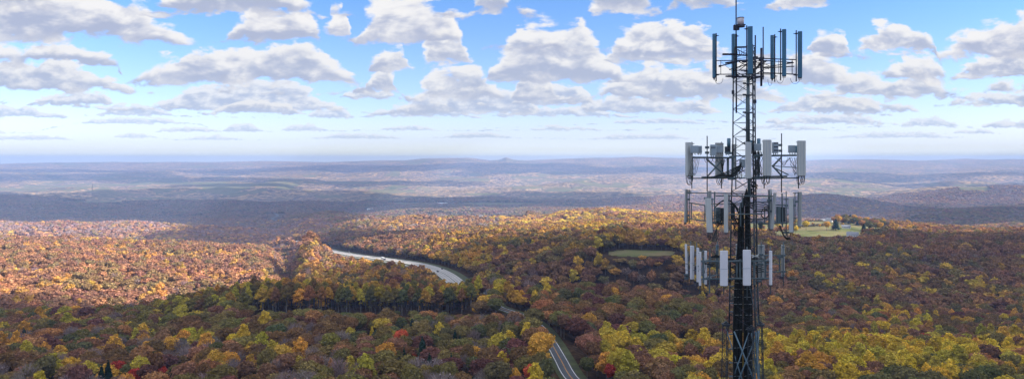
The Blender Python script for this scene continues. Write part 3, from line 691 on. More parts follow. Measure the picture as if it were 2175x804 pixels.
# row of tall trees
rc = rng.choice([PK.index(c) for c in ('gold', 'olive', 'olive', 'lemon', 'brown', 'orange', 'green', 'gold')], size=n)
rl = rng.choice([PK.index(c) for c in ('olive', 'olive', 'lemon', 'gold', 'brown', 'olive')], size=n)
cidx = np.where(rowband, np.where(PX < 560, rl, rc), cidx)
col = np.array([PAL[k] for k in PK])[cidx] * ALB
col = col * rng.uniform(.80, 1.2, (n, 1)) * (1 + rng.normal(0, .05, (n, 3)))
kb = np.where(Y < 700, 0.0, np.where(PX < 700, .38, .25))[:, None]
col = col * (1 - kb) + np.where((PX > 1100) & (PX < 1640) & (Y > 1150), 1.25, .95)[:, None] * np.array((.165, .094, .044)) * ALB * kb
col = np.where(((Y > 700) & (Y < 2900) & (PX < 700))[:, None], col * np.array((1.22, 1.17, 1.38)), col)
vi = np.zeros(n, int)
for i_key, sel in (('0', Y < 720), ('1', (Y >= 720) & (Y < 1750)), ('2', Y >= 1750)):
    ids = np.nonzero(sel)[0]
    if i_key == '2':
        vi[ids] = rng.choice(VIDX['clump2'], len(ids)); continue
    cc = cidx[ids]
    isg = cc == PK.index('grey'); isc = cc == PK.index('spruce'); isy = np.isin(cc, [PK.index('yellow'), PK.index('lemon'), PK.index('gold')]) & (rng.uniform(size=len(ids)) < .5)
    v_ = rng.choice(VIDX['broad' + i_key], len(ids))
    v_ = np.where(isy, rng.choice(VIDX['poplar' + i_key], len(ids)), v_)
    v_ = np.where(isg, rng.choice(VIDX['bare' + i_key], len(ids)), v_)
    v_ = np.where(isc, rng.choice(VIDX['conifer0'], len(ids)), v_)
    if i_key == '0': v_ = np.where(rowband[ids], rng.choice(VIDX['tall0'], len(ids)), v_)
    vi[ids] = v_
sc_h = rng.uniform(.68, 1.16, n) * np.where(gap, .5, 1.0)
sc_w = rng.uniform(.72, 1.36, n) * np.where(gap, .75, 1.0) * np.interp(S, [9.2, 10.8, 12, 15], [1.10, 1.30, 1.45, 1.8])
sc_h = np.where(Y > 700, sc_h * 1.12, sc_h)
sc_h = np.where(low, .5, sc_h)
sc_h = np.where(rowband, rng.uniform(.9, 1.1, n) * np.interp(PX, [330, 560], [.72, 1.0]), sc_h)
rot = rng.uniform(0, 2 * math.pi, n)

# specimen trees one can pick out: (px, row of the top, height, width factor, kind, colour, variant, label)
SPEC = [
 (897, 713, 19, 1.0, 'conifer0', 'spruce', 0, 'tallest dark spruce in the middle foreground, just right of the scarlet maple'),
 (912, 748, 14, 1.1, 'conifer0', 'spruce', 1, 'broader dark conifer at the foot of the tallest spruce'),
 (1003, 772, 11, 1.5, 'conifer0', 'spruce', 0, 'squat blue-green conifer beside the golden trees at the bottom'),
 (858, 735, 14, .7, 'conifer0', 'spruce', 1, 'slim dark conifer under the scarlet maple'),
 (492, 778, 11, .9, 'conifer0', 'spruce', 1, 'small dark conifer at the bottom edge among bare trees'),
 (400, 752, 12, .9, 'conifer0', 'spruce', 0, 'small dark conifer right of the crimson trees'),
 (362, 782, 11, .8, 'conifer0', 'spruce', 0, 'small dark conifer among the crimson trees on the bottom edge'),
 (128, 788, 10, .9, 'conifer0', 'spruce', 1, 'small dark conifer left of the round yellow tree'),
 (540, 775, 11, 1.1, 'conifer0', 'spruce', 0, 'dark conifer with a ragged top, third from the left along the bottom edge'),
 (2120, 735, 14, 1.3, 'conifer0', 'spruce', 1, 'lone dark green conifer in the yellow wood at the far right'),
 (851, 697, 16, .95, 'broad0', 'scarlet', 2, 'scarlet maple standing left of the tallest dark spruce'),
 (876, 742, 11, .7, 'broad0', 'scarlet', 1, 'smaller orange-red maple in front of the scarlet maple'),
 (186, 766, 14, 1.12, 'broad0', 'lemon', 0, 'round bright yellow tree on the bottom edge at the left'),
 (745, 751, 16, .85, 'poplar0', 'lemon', 1, 'upright yellow-green tree on the bottom edge left of the spruce'),
 (703, 757, 15, .7, 'poplar0', 'orange', 0, 'narrow orange tree left of the upright yellow-green one'),
 (745, 693, 13, .85, 'broad0', 'lemon', 3, 'pale yellow-green tree rising out of the bare wood'),
 (790, 690, 12, .6, 'poplar0', 'yellow', 2, 'small bright yellow tree beside the pale yellow-green one'),
 (1060, 706, 19, 1.05, 'broad0', 'lemon', 4, 'big yellow-green tree second left of the two-lane road'),
 (1082, 697, 18, 1.15, 'poplar0', 'yellow', 1, 'yellow tree behind the big yellow-green one by the road'),
 (1010, 732, 15, .8, 'broad0', 'gold', 1, 'golden tree at the left end of the roadside yellow group'),
 (1066, 742, 15, 1.2, 'poplar0', 'yellow', 0, 'fan-shaped bright yellow tree in front of the roadside group'),
 (1141, 711, 20, 1.35, 'poplar0', 'gold', 1, 'tall golden tree overhanging the left edge of the two-lane road'),
 (1120, 680, 17, 1.1, 'poplar0', 'yellow', 2, 'yellow tree behind the tall golden one where the road disappears'),
 (1150, 690, 16, .85, 'broad0', 'orange', 2, 'small orange tree leaning over the road behind the tall golden one'),
 (1130, 772, 13, 1.0, 'broad0', 'scarlet', 3, 'orange-red round tree at the bottom beside the two-lane road'),
 (1092, 780, 12, .9, 'broad0', 'gold', 4, 'golden round tree at the bottom left of the orange-red one'),
 (1152, 702, 18, 1.25, 'broad0', 'gold', 2, 'second golden tree overhanging the two-lane road, right of the tall one'),
 (1127, 671, 17, 1.3, 'broad0', 'olive', 0, 'wide olive tree hiding the road behind the tall golden one'),
 (935, 664, 17, .7, 'broad0', 'olive', 1, 'tall olive tree with a long bare stem in the middle wood'),
 (1320, 700, 19, 1.1, 'broad0', 'yellow', 0, 'first bright yellow tree right of the dark roadside wood'),
 (1352, 712, 18, 1.4, 'poplar0', 'yellow', 2, 'upright yellow tree left of the lattice tower'),
 (1400, 740, 17, 1.15, 'broad0', 'lemon', 3, 'full yellow-green tree midway between dark wood and tower'),
 (1445, 722, 15, .9, 'broad0', 'gold', 2, 'golden tree close on the left of the tower base'),
 (1297, 770, 12, .8, 'broad0', 'red', 1, 'crimson bush-like tree at the bottom edge right of the road'),
 (1636, 738, 13, .9, 'broad0', 'yellow', 4, 'bright yellow tree touching the right side of the tower'),
 (1495, 752, 13, .9, 'broad0', 'maroon', 1, 'dark maroon tree just left of the tower near the bottom'),
 (1836, 655, 15, 1.0, 'poplar0', 'yellow', 0, 'lone yellow tree in the brown wood right of the tower'),
 (248, 764, 12, 1.1, 'broad0', 'red', 0, 'crimson tree right of the round yellow one at the bottom'),
 (290, 780, 11, 1.2, 'broad0', 'red', 3, 'low crimson tree at the bottom edge, second right of the round yellow one'),
 (418, 722, 14, .9, 'broad0', 'maroon', 2, 'dark maroon tree above the small conifer'),
 (346, 778, 10, .9, 'broad0', 'red', 4, 'red tree on the bottom edge left of the small dark conifer'),
]
spec_pos = []
for s in SPEC:
    px, top, h = s[0], s[1], s[2]; d = 400.0
    for _ in range(12):
        g = float(Hgt(np.array([(px - CX) / F * d]), np.array([d]))[0]); d = .5 * d + .5 * ((CZ - g - h) * F / (top - CY0)); d = min(max(d, 200), 760)
    g = float(Hgt(np.array([(px - CX) / F * d]), np.array([d]))[0]); spec_pos.append(((px - CX) / F * d, d, g))
SPH = {'conifer0': 15.5, 'broad0': 15.6, 'poplar0': 18.6, 'tall0': 23.5, 'bare0': 15.5, 'broad1': 15.6}
# farm trees round the house on the right and the golden grove by the red barn
FARMT = []
for (px, top, h, c, lab) in ((1712, 470, 17, 'yellow', 'round yellow tree at the near corner of the mown field'), (1756, 471, 17, 'gold', 'tall golden tree standing alone in the mown field'), (1775, 466, 21, 'spruce', 'dark conifer pair beside the farmhouse lane'),
                   (1780, 456, 18, 'orange', 'orange tree behind the farmyard, leftmost of the grove'), (1795, 451, 20, 'olive', 'big olive tree in the farmyard grove'), (1814, 451, 20, 'gold', 'golden round tree in the middle of the farmyard grove'), (1826, 458, 18, 'orange', 'orange tree on the right of the golden one in the grove'),
                   (1835, 476, 16, 'spruce', 'dark broad conifer behind the white farmhouse'), (1848, 474, 16, 'green', 'dark green tree right of the farmhouse conifer'), (1806, 455, 20, 'spruce', 'slim dark conifer between two golden crowns'), (1859, 458, 18, 'olive', 'olive tree rising behind the farmhouse wood'),
                   (1876, 461, 17, 'gold', 'golden tree above the farmhouse wood'), (1866, 475, 14, 'yellow', 'small yellow tree right of the farmhouse wood')):
    d = 1400.0
    for _ in range(14):
        g = float(Hgt(np.array([(px - CX) / F * d]), np.array([d]))[0]); d = .5 * d + .5 * ((CZ - g - h) * F / (top - CY0)); d = min(max(d, 1150), 1545 + px % 17)
    g = float(Hgt(np.array([(px - CX) / F * d]), np.array([d]))[0]); FARMT.append((px, top, h, c, lab, ((px - CX) / F * d, d, g)))

print('FARM', [(f[0], round(f[5][1]), round(f[5][2])) for f in FARMT])
rm = np.zeros(n, bool)
for (s, p) in zip(SPEC, spec_pos):
    rad = 4.2 * s[3] * s[2] / 15 + 1.5
    rm |= np.hypot(X - p[0], Y - p[1]) < rad
    # nothing taller right in front of it
    lat = np.abs(PX - s[0]) * Y / F
    rm |= (lat < rad * .8) & (Y < p[1]) & (Y > p[1] - 40) & (ROW - 25 * 0 < s[1] + 22)
keep = ~rm
X, Y, S, G, PX, ROW, vi, sc_h, sc_w, rot, col, cidx, rowband = [a[keep] for a in (X, Y, S, G, PX, ROW, vi, sc_h, sc_w, rot, col, cidx, rowband)]
n = len(X)

# the largest-looking visible trees become things of their own
vh = np.array([15.6] * len(VAR)); 
for k_, ids in VIDX.items():
    for i in ids: vh[i] = SPH.get(k_, 15.6)
top = G + sc_h * vh[vi]
trow = CY0 - (top - CZ) / Y * F
size_px = (sc_h * vh[vi]) / Y * F
cand = np.nonzero((PX > 3) & (PX < 2172) & (trow < 797) & (Y < 640))[0]
# simple visibility: how far the top clears the crowns in front of it
cand = cand[np.argsort(Y[cand])]
sky_ = np.full(2200, 2000.0); vis = {}
for i in cand:
    hw = 3.6 * sc_w[i] / Y[i] * F; a, b = int(max(0, PX[i] - hw * .7)), int(min(2199, PX[i] + hw * .7) + 1)
    vis[i] = float(np.mean(sky_[a:b])) - trow[i]
    sky_[a:b] = np.minimum(sky_[a:b], trow[i] + 3)
N_IND = 262 - len(SPEC) - len(FARMT)
score = {i: min(v, size_px[i]) * (sc_w[i] * 8 / Y[i] * F) for i, v in vis.items() if v > 5}
chosen = sorted(score, key=lambda i: -score[i])[:N_IND]
ch = np.zeros(n, bool); ch[chosen] = True

KEYOF = {}
for k_, ids in VIDX.items():
    for j, i in enumerate(ids): KEYOF[i] = (k_, j)
KN = {'broad0': 'broadleaf_tree', 'broad1': 'broadleaf_tree', 'poplar0': 'poplar_tree', 'poplar1': 'poplar_tree', 'tall0': 'tall_ridge_tree', 'bare0': 'bare_tree', 'conifer0': 'conifer_tree'}
KL = {'broad0': 'round tree', 'poplar0': 'upright tree', 'tall0': 'tall slim tree', 'bare0': 'leafless tree', 'conifer0': 'conifer', 'broad1': 'round tree'}
def put_tree(key, j, loc, h, w, rz, c, label, group=None, cat='tree'):
    root = empty(KN[key], loc); root.rotation_euler = (0, 0, rz); root.scale = (w, w, h)
    tag(root, label, cat, group)
    tm, cm = PROTO[key][j]
    for (nm, me) in (('trunk', tm), ('crown', cm)):
        if me is None: continue
        q = bpy.data.objects.new(nm, me); q['tcol'] = [float(v) for v in c]; link(q, root)
    return root
def zone(px, row, d):
    if row > 765: v = 'along the bottom edge'
    elif row > 715: v = 'just above the bottom edge'
    elif row > 660: v = 'in the nearer wood'
    else: v = 'higher up the near hill'
    for lim, t in ((120, 'at the far left'), (300, 'left of the crimson trees'), (480, 'left of the bare wood'), (660, 'within the bare wood'), (840, 'left of the scarlet maple'), (1000, 'right of the tallest spruce'), (1165, 'left of the two-lane road'), (1290, 'right of the road'), (1450, 'left of the tower'), (1560, 'just left of the tower'), (1720, 'just right of the tower'), (1880, 'well right of the tower'), (2040, 'in the right-hand wood'), (3000, 'at the far right')):
        if px < lim: return t + ' ' + v
for i in chosen:
    key, j = KEYOF[vi[i]]; cn = CN[PK[cidx[i]]]
    if key == 'tall0':
        seg = 'left end' if PX[i] < 650 else 'left half' if PX[i] < 780 else 'right half' if PX[i] < 910 else 'right end'
        lab = '%s tall slim tree in the %s of the low ridge' % (cn, seg)
    else:
        sz = 'small ' if sc_h[i] < .85 else ('big ' if sc_h[i] > 1.0 else '')
        kl = KL[key] if cn != 'bare grey' else 'leafless tree'
        lab = '%s%s %s %s' % (sz, cn.replace('bare ', ''), kl, zone(PX[i], trow[i], Y[i]))
    put_tree(key, j, (X[i], Y[i], G[i] - .3), sc_h[i], sc_w[i], rot[i], col[i], lab, 'tall trees of the low ridge' if key == 'tall0' else 'trees of the near wood')
for s, p in zip(SPEC, spec_pos):
    h = s[2] / SPH[s[4]]; w = h * s[3] if s[4] != 'broad0' else s[3] * s[2] / 15.6 * 1.0
    c = np.array(PAL[s[5]]) * 1.1 * ALB
    put_tree(s[4], s[6] % len(PROTO[s[4]]), (p[0], p[1], p[2] - .3), h, w, s[0] * .37, c, s[7])
for (px, tp, h, c, lab, p) in FARMT:
    key = 'conifer0' if c == 'spruce' else 'broad0'
    h *= 1.12; put_tree(key, px % len(PROTO[key]), (p[0], p[1], p[2] - .3), h / 15.6, h / 15.6 * (1.7 if c == 'spruce' else 1.1), px * .3, np.array(PAL[c]) * ALB, lab)

gr_ = np.random.default_rng(12)
for k in range(26):
    px = 1772 + k * 4.3 + gr_.uniform(-2, 2); d = (1500, 1545, 1380)[k % 3] + gr_.uniform(-20, 20) if px > 1826 else (1500, 1540)[k % 2] + gr_.uniform(-20, 20)
    c = ('orange', 'olive', 'gold', 'green', 'rust', 'spruce', 'olive')[k % 7]; x = (px - CX) / F * d; g = float(Hgt(np.array([x]), np.array([d]))[0]); h = gr_.uniform(.9, 1.3)
    lab = {'orange': 'orange tree crowding the farmyard grove', 'gold': 'golden tree crowding the farmyard grove', 'olive': 'olive tree crowding the farmyard grove', 'green': 'dull green tree crowding the farmyard grove', 'rust': 'rust coloured tree crowding the farmyard grove', 'spruce': 'dark conifer crowding the farmyard grove'}[c]
    put_tree('conifer0' if c == 'spruce' else 'broad0', k % 2, (x, d, g), h, h * (1.6 if c == 'spruce' else 1.1), k, np.array(PAL[c]) * ALB, lab, 'trees of the farmyard grove')
for k in range(16):
    px = (1604, 1612, 1622, 1631, 1640, 1652, 1661, 1673, 1684, 1695, 1668, 1741, 1726, 1690, 1768, 1790)[k]; d = 1290 + (k * 71 % 230); c = ('gold', 'yellow', 'orange', 'gold')[k % 4]
    x = (px - CX) / F * d; g = float(Hgt(np.array([x]), np.array([d]))[0]); h = gr_.uniform(.7, 1.1) * (1 if px < 1700 else .6)
    put_tree('broad0', k % 5, (x, d, g), h, h, k, np.array(PAL[c]) * ALB, {'gold': 'golden', 'yellow': 'yellow', 'orange': 'orange'}[c] + ' tree standing in the open farm field, seen behind or beside the tower', 'scattered trees of the farm field')
# the rest of the woods: one object
keep = ~ch
mesh = bpy.data.meshes.new('forest')
pos = np.column_stack([X[keep], Y[keep], G[keep] - .3]).astype(np.float32)
mesh.vertices.add(len(pos)); mesh.vertices.foreach_set('co', pos.ravel())
def att(nm, typ, arr, fld): a = mesh.attributes.new(nm, typ, 'POINT'); a.data.foreach_set(fld, np.ascontiguousarray(arr).ravel())
c4 = np.column_stack([np.clip(col[keep], 0.005, 1), np.ones(keep.sum())]).astype(np.float32)
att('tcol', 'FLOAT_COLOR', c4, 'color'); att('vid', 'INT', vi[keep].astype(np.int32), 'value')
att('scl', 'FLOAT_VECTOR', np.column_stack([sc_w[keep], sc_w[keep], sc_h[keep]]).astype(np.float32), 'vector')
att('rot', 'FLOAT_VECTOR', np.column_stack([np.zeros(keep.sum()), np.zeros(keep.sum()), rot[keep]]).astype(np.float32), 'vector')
fo = bpy.data.objects.new('forest', mesh); link(fo)
tag(fo, 'dense autumn forest in rust, gold and olive covering the hills', 'forest', None, 'stuff')
ng = bpy.data.node_groups.new('forest_scatter', 'GeometryNodeTree')
ng.interface.new_socket('Geometry', in_out='INPUT', socket_type='NodeSocketGeometry'); ng.interface.new_socket('Geometry', in_out='OUTPUT', socket_type='NodeSocketGeometry')
NN, NL = ng.nodes, ng.links
gi = NN.new('NodeGroupInput'); go = NN.new('NodeGroupOutput'); jn = NN.new('GeometryNodeJoinGeometry')
def named(nm, typ):
    a = NN.new('GeometryNodeInputNamedAttribute'); a.data_type = typ; a.inputs['Name'].default_value = nm; return a.outputs[0]
vid = named('vid', 'INT'); scl = named('scl', 'FLOAT_VECTOR'); rt = named('rot', 'FLOAT_VECTOR')
e2r = NN.new('FunctionNodeEulerToRotation'); NL.new(rt, e2r.inputs[0])
for k, ob in enumerate(VAR):
    oi = NN.new('GeometryNodeObjectInfo'); oi.inputs['Object'].default_value = ob
    cmp = NN.new('FunctionNodeCompare'); cmp.data_type = 'INT'; cmp.operation = 'EQUAL'; NL.new(vid, cmp.inputs[2]); cmp.inputs[3].default_value = k
    ip = NN.new('GeometryNodeInstanceOnPoints'); NL.new(gi.outputs[0], ip.inputs['Points']); NL.new(cmp.outputs[0], ip.inputs['Selection'])
    NL.new(oi.outputs['Geometry'], ip.inputs['Instance']); NL.new(e2r.outputs[0], ip.inputs['Rotation']); NL.new(scl, ip.inputs['Scale'])
    NL.new(ip.outputs[0], jn.inputs[0])
NL.new(jn.outputs[0], go.inputs[0])
md = fo.modifiers.new('scatter', 'NODES'); md.node_group = ng
print('TREES', n, 'chosen', len(chosen))

# ------------------------------------------------------------------ the tower
TWX, TWD = 1580.0, 36.0
tower = empty('cell_tower', (12.15, 36.0, 0.0))
tag(tower, 'tall three-legged steel lattice tower carrying four tiers of panel antennas above the autumn woods', 'cell tower')
bpy.context.view_layer.update()
TINV = Vector((12.15, 36.0, 0.0))
def tp(mb, name, mat, smooth=False, parent=None, lab=None):
    """link as a part of the tower; vertices are stored relative to its foot"""
    mb.v = [(p[0] - TINV.x, p[1] - TINV.y, p[2] - TINV.z) for p in mb.v]
    o = mb.build(name, mat, parent or tower, smooth)
    if lab: o['label'] = lab
    return o
def P3(px, py, d=36.0): return W(px, py, d)
def lerp(a, b, t): return a + (b - a) * t
def zrow(py, d=36.0): return CZ + (CY0 - py) / F * d
def wx(px, d=36.0): return (px - CX) / F * d

# mast legs: x positions by picture row (at 36 m), the front leg nearer the eye
LR = [(-60, 1563, 1602), (70, 1562, 1602.5), (160, 1557.5, 1603.5), (330, 1556.5, 1604.5), (430, 1553.5, 1606), (600, 1550.5, 1609), (688, 1549, 1612)]
def legx(py, k):
    return float(np.interp(py, [r[0] for r in LR], [r[1 + k] for r in LR]))
def legpt(py, k):   # k: 0 left, 1 right, 2 front
    if k < 2: return P3(legx(py, k), py, 36.15)
    w = (legx(py, 1) - legx(py, 0)) / F * 36
    q = P3(1590, py, 36.15); return Vector((q.x - .1, 36.15 - w * .82, q.z))
rows = [100, 160, 330, 430, 600, 688]
for k in range(3):
    mb = MB()
    for a, b in zip(rows[:-1], rows[1:]): mb.tube(legpt(a, k), legpt(b, k), (.034 if a < 400 else .042) if k < 2 else .04, 7)
    tp(mb, 'leg', M['topsteel'] if k == 9 else M['darksteel'], True)
lb = MB()
py = 102.0; idx = 0
while py < 684:
    step = 29.0 if py > 160 else 24
    q = min(py + step, 688)
    for (a, b) in ((0, 1), (0, 2), (2, 1)):
        A, B, C_, D = legpt(py, a), legpt(py, b), legpt(q, a), legpt(q, b)
        r = .0125
        lb.tube(A, D, r, 4); lb.tube(B, C_, r, 4); lb.tube(A, B, r, 4)
    if idx in (3, 4):   # small ladder-like hangers
        for t in (.36, .5): lb.tube(lerp(legpt(py, 0), legpt(py, 1), t), lerp(legpt(q, 0), legpt(q, 1), t) + Vector((0, 0, .3)), .008, 4)
    py = q; idx += 1
tp(lb, 'lattice_bracing', M['darksteel'])

# lower mast: every leg becomes a slim three-rod column, splice flanges between
ZS = zrow(689); ztop_half = (1612 - 1549) / 2 / F * 36
def colc(z, k):
    t = (ZS - z); w = ztop_half + .12 + t * .021
    cx = wx(1580.5)
    return Vector(((cx - w, cx + w, cx + .12)[k], (36.15, 36.15, 35.25 - t * .006)[k], z))
for k in range(3):
    fl = MB()
    c = colc(ZS, k)
    for dz, rr in ((0, .24), (-.055, .20), (.06, .13), (.13, .07)): fl.tube((c.x, c.y, c.z + dz - .025), (c.x, c.y, c.z + dz + .025), rr, 10)
    tp(fl, 'splice_flange', M['darksteel'])
    cb = MB(); zb = 0.0
    rad = .17
    def rod(z, j):
        c = colc(z, k); a = j * 2.094 + .5; rr = rad + (ZS - z) * .0006
        return Vector((c.x + math.cos(a) * rr, c.y + math.sin(a) * rr, z))
    for j in range(3): cb.tube(rod(ZS, j), rod(zb, j), .022, 6)
    z = ZS; s = 0
    while z > 0.3:
        z2 = max(z - .62, 0.0)
        for j in range(3):
            a, b = (rod(z, j), rod(z2, (j + 1) % 3)) if s % 2 == 0 else (rod(z, (j + 1) % 3), rod(z2, j))
            cb.tube(a, b, .0095, 4); cb.tube(rod(z2, j), rod(z2, (j + 1) % 3), .0095, 4)
        z = z2; s += 1
    cb.box((colc(0, k).x, colc(0, k).y, .1), 1.0, 1.0, .5)
    tp(cb, 'leg_column', M['darksteel'])
xb = MB(); z = ZS - .25; s = 0
while z > 4:
    z2 = max(z - 3.9, .6)
    for (a, b) in ((0, 1), (0, 2), (2, 1)):
        o_ = .0 if (a, b) == (0, 1) else .02
        A, B, C_, D = colc(z, a), colc(z, b), colc(z2, a), colc(z2, b)
        ins = .14
        A = lerp(A, B, ins / 1.0 * .1); B = lerp(B, A, .1)
        dy = Vector((0, -.22, 0)) if (a, b) == (0, 1) else Vector((0, 0, 0))
        if (a, b) == (0, 1):
            # main cross brace stands in front of the cable bundles
            A = colc(z, 0) + Vector((.26, -.55, 0)); B = colc(z, 1) + Vector((-.26, -.55, 0)); C_ = colc(z2, 0) + Vector((.05, -.55, 0)); D = colc(z2, 1) + Vector((-.05, -.55, 0))
            xb.tube(A, D, .038, 8); xb.tube(B + Vector((0, .11, 0)), C_ + Vector((0, .11, 0)), .038, 8)
        else:
            xb.tube(A, D, .03, 6); xb.tube(B, C_, .03, 6)
    z = z2
tp(xb, 'cross_brace', M['brace'], True)

# coaxial cables: two tight columns behind the front leg
for side in (0, 1):
    cb = MB()
    ks = 13 if side == 0 else 12
    for i in range(ks):
        t = i / (ks - 1)
        pts = []
        for (row, a0, a1, b0, b1) in ((400 + 22 * abs(t - .5), 1584, 1588, 1589, 1593), (440, 1571, 1580, 1583, 1592), (520, 1567, 1580, 1583, 1594), (600, 1561, 1577, 1580, 1596.5), (690, 1557.5, 1577, 1580, 1598), (804, 1558, 1577, 1580, 1597)):
            lo, hi = (a0, a1) if side == 0 else (b0, b1)
            pts.append(P3(lerp(lo, hi, t) + (i * 7 % 3 - 1) * .25, row, 35.75 + (i * 5 % 4) * .04 + (.06 if side else 0)))
        q = pts[-1]; pts.append(Vector((q.x, q.y, 1.0)))
        cb.path(pts, .027, 5)
    tp(cb, 'coax_cable_bundle', M['cable'], True)
st = MB()
for row in (600, 613, 630, 645, 668, 700, 738, 769, 798):
    for (a, b) in ((1559, 1576), (1581, 1597)):
        n_ = 7
        sl = 0 if row < 700 else -6 if a > 1570 else -1
        for j in range(n_):
            if (j * 5 + int(row)) % 4 == 0: continue
            p = P3(lerp(a, b, (j + .5) / n_), row + sl * (j / n_), 35.70); st.box(p, .045, .02, .018)
tp(st, 'cable_clamps', M['strap'])
# the thick feeder pipe that climbs the front of the upper mast, with its clamps
fp = MB(); fp.tube(P3(1591.5, 418, 35.0), P3(1590, 300, 35.0), .085, 8); fp.tube(P3(1590, 300, 35.0), P3(1589.2, 150, 35.0), .075, 8)
fp.tube(P3(1585.5, 300, 35.1), P3(1585, 200, 35.1), .03, 6); fp.tube(P3(1587.5, 200, 35.15), P3(1587, 150, 35.1), .04, 6)
tp(fp, 'feeder_pipe', M['steel'], True)
cl = MB()
for row in (163, 178, 202, 239.5, 276, 305):
    cl.box(P3(1590, row, 34.9), .42, .14, .05); cl.box(P3(1581, row - 1, 34.9), .16, .06, .08); cl.box(P3(1597, row + .5, 34.9), .13, .06, .05); cl.box(P3(1589, row + 1.2, 34.84), .13, .05, .04)
tp(cl, 'pipe_clamps', M['darksteel'])
# side ladder brackets on the left of the mast
bk = MB()
for row in (607, 643, 661, 709, 740, 769, 798): bk.box(P3(1554 if row > 690 else 1555.5, row, 35.9), .26, .06, .055)
tp(bk, 'cable_ladder_brackets', M['brace'])
# climbing rail at the right of the cables
cr = MB()
for a, b in (((1592, 604), (1608, 692)), ((1600, 600), (1612, 690))): cr.tube(P3(a[0], a[1], 35.7), P3(b[0], b[1], 35.7), .016, 5)
for q in (1600, 1604.5, 1609): cr.tube(P3(q, 700, 35.6), P3(q + 5, 804, 35.5), .022, 5); 
cr.tube(P3(1605, 704, 35.5), P3(1612, 830, 35.4), .05, 6)
for row in range(706, 830, 9): cr.tube(P3(1601 + (row - 700) * .045, row, 35.55), P3(1610 + (row - 700) * .045, row, 35.55), .01, 4)
tp(cr, 'climbing_ladder', M['brace'])
# odd thin whips on the mast
def whip(px, r0, r1, d, r=.022, mat='topsteel', name='whip_antenna', lab=None):
    mb = MB(); mb.tube(P3(px, r0, d), P3(px, r1, d), r, 6); return tp(mb, name, M[mat], True, None, lab)
whip(1563.5, -70, 165, 35.4, .032, lab='long lightning whip rising above the top of the tower')
whip(1564, 165, 240, 35.6, .04)
mb = MB(); mb.tube(P3(1557, 192, 36.0), P3(1557, 200, 36.0), .07, 6); mb.tube(P3(1604.3, 212, 36.0), P3(1604.3, 219, 36.0), .06, 6); mb.tube(P3(1604.3, 175, 36), P3(1604.3, 75, 36), .035, 6); tp(mb, 'mast_collars', M['topsteel'])

# warning beacon
bc = MB(); c = P3(1573, 46, 35.4)
bc.tube((c.x, c.y, c.z - .19), (c.x, c.y, c.z + .17), .165, 14, .185)
o = tp(bc, 'beacon', M['lens'], True)
cp = MB(); cp.tube((c.x, c.y, c.z + .17), (c.x, c.y, c.z + .21), .19, 14, .17); cp.tube((c.x, c.y, c.z - .28), (c.x, c.y, c.z - .19), .22, 14, .19); cp.tube((c.x, c.y, c.z - .12), (c.x, c.y, c.z + .05), .07, 8)
tp(cp, 'beacon_housing', M['topsteel'], False, o)
cb = MB(); cb.tube(P3(1577, 53, 35.4), P3(1568, 56, 35.4), .05, 6); cb.tube(P3(1568, 55, 35.4), P3(1563, 63, 35.4), .06, 6); cb.box(P3(1564, 59, 35.4), .30, .16, .26, 0, .03); cb.box(P3(1573, 53.5, 35.4), .42, .3, .05)
cb.path([P3(1561, 51, 35.3), P3(1559, 54, 35.3), P3(1559.5, 60, 35.3), P3(1562, 63, 35.3)], .012)
tp(cb, 'beacon_bracket', M['topsteel'], False, o)

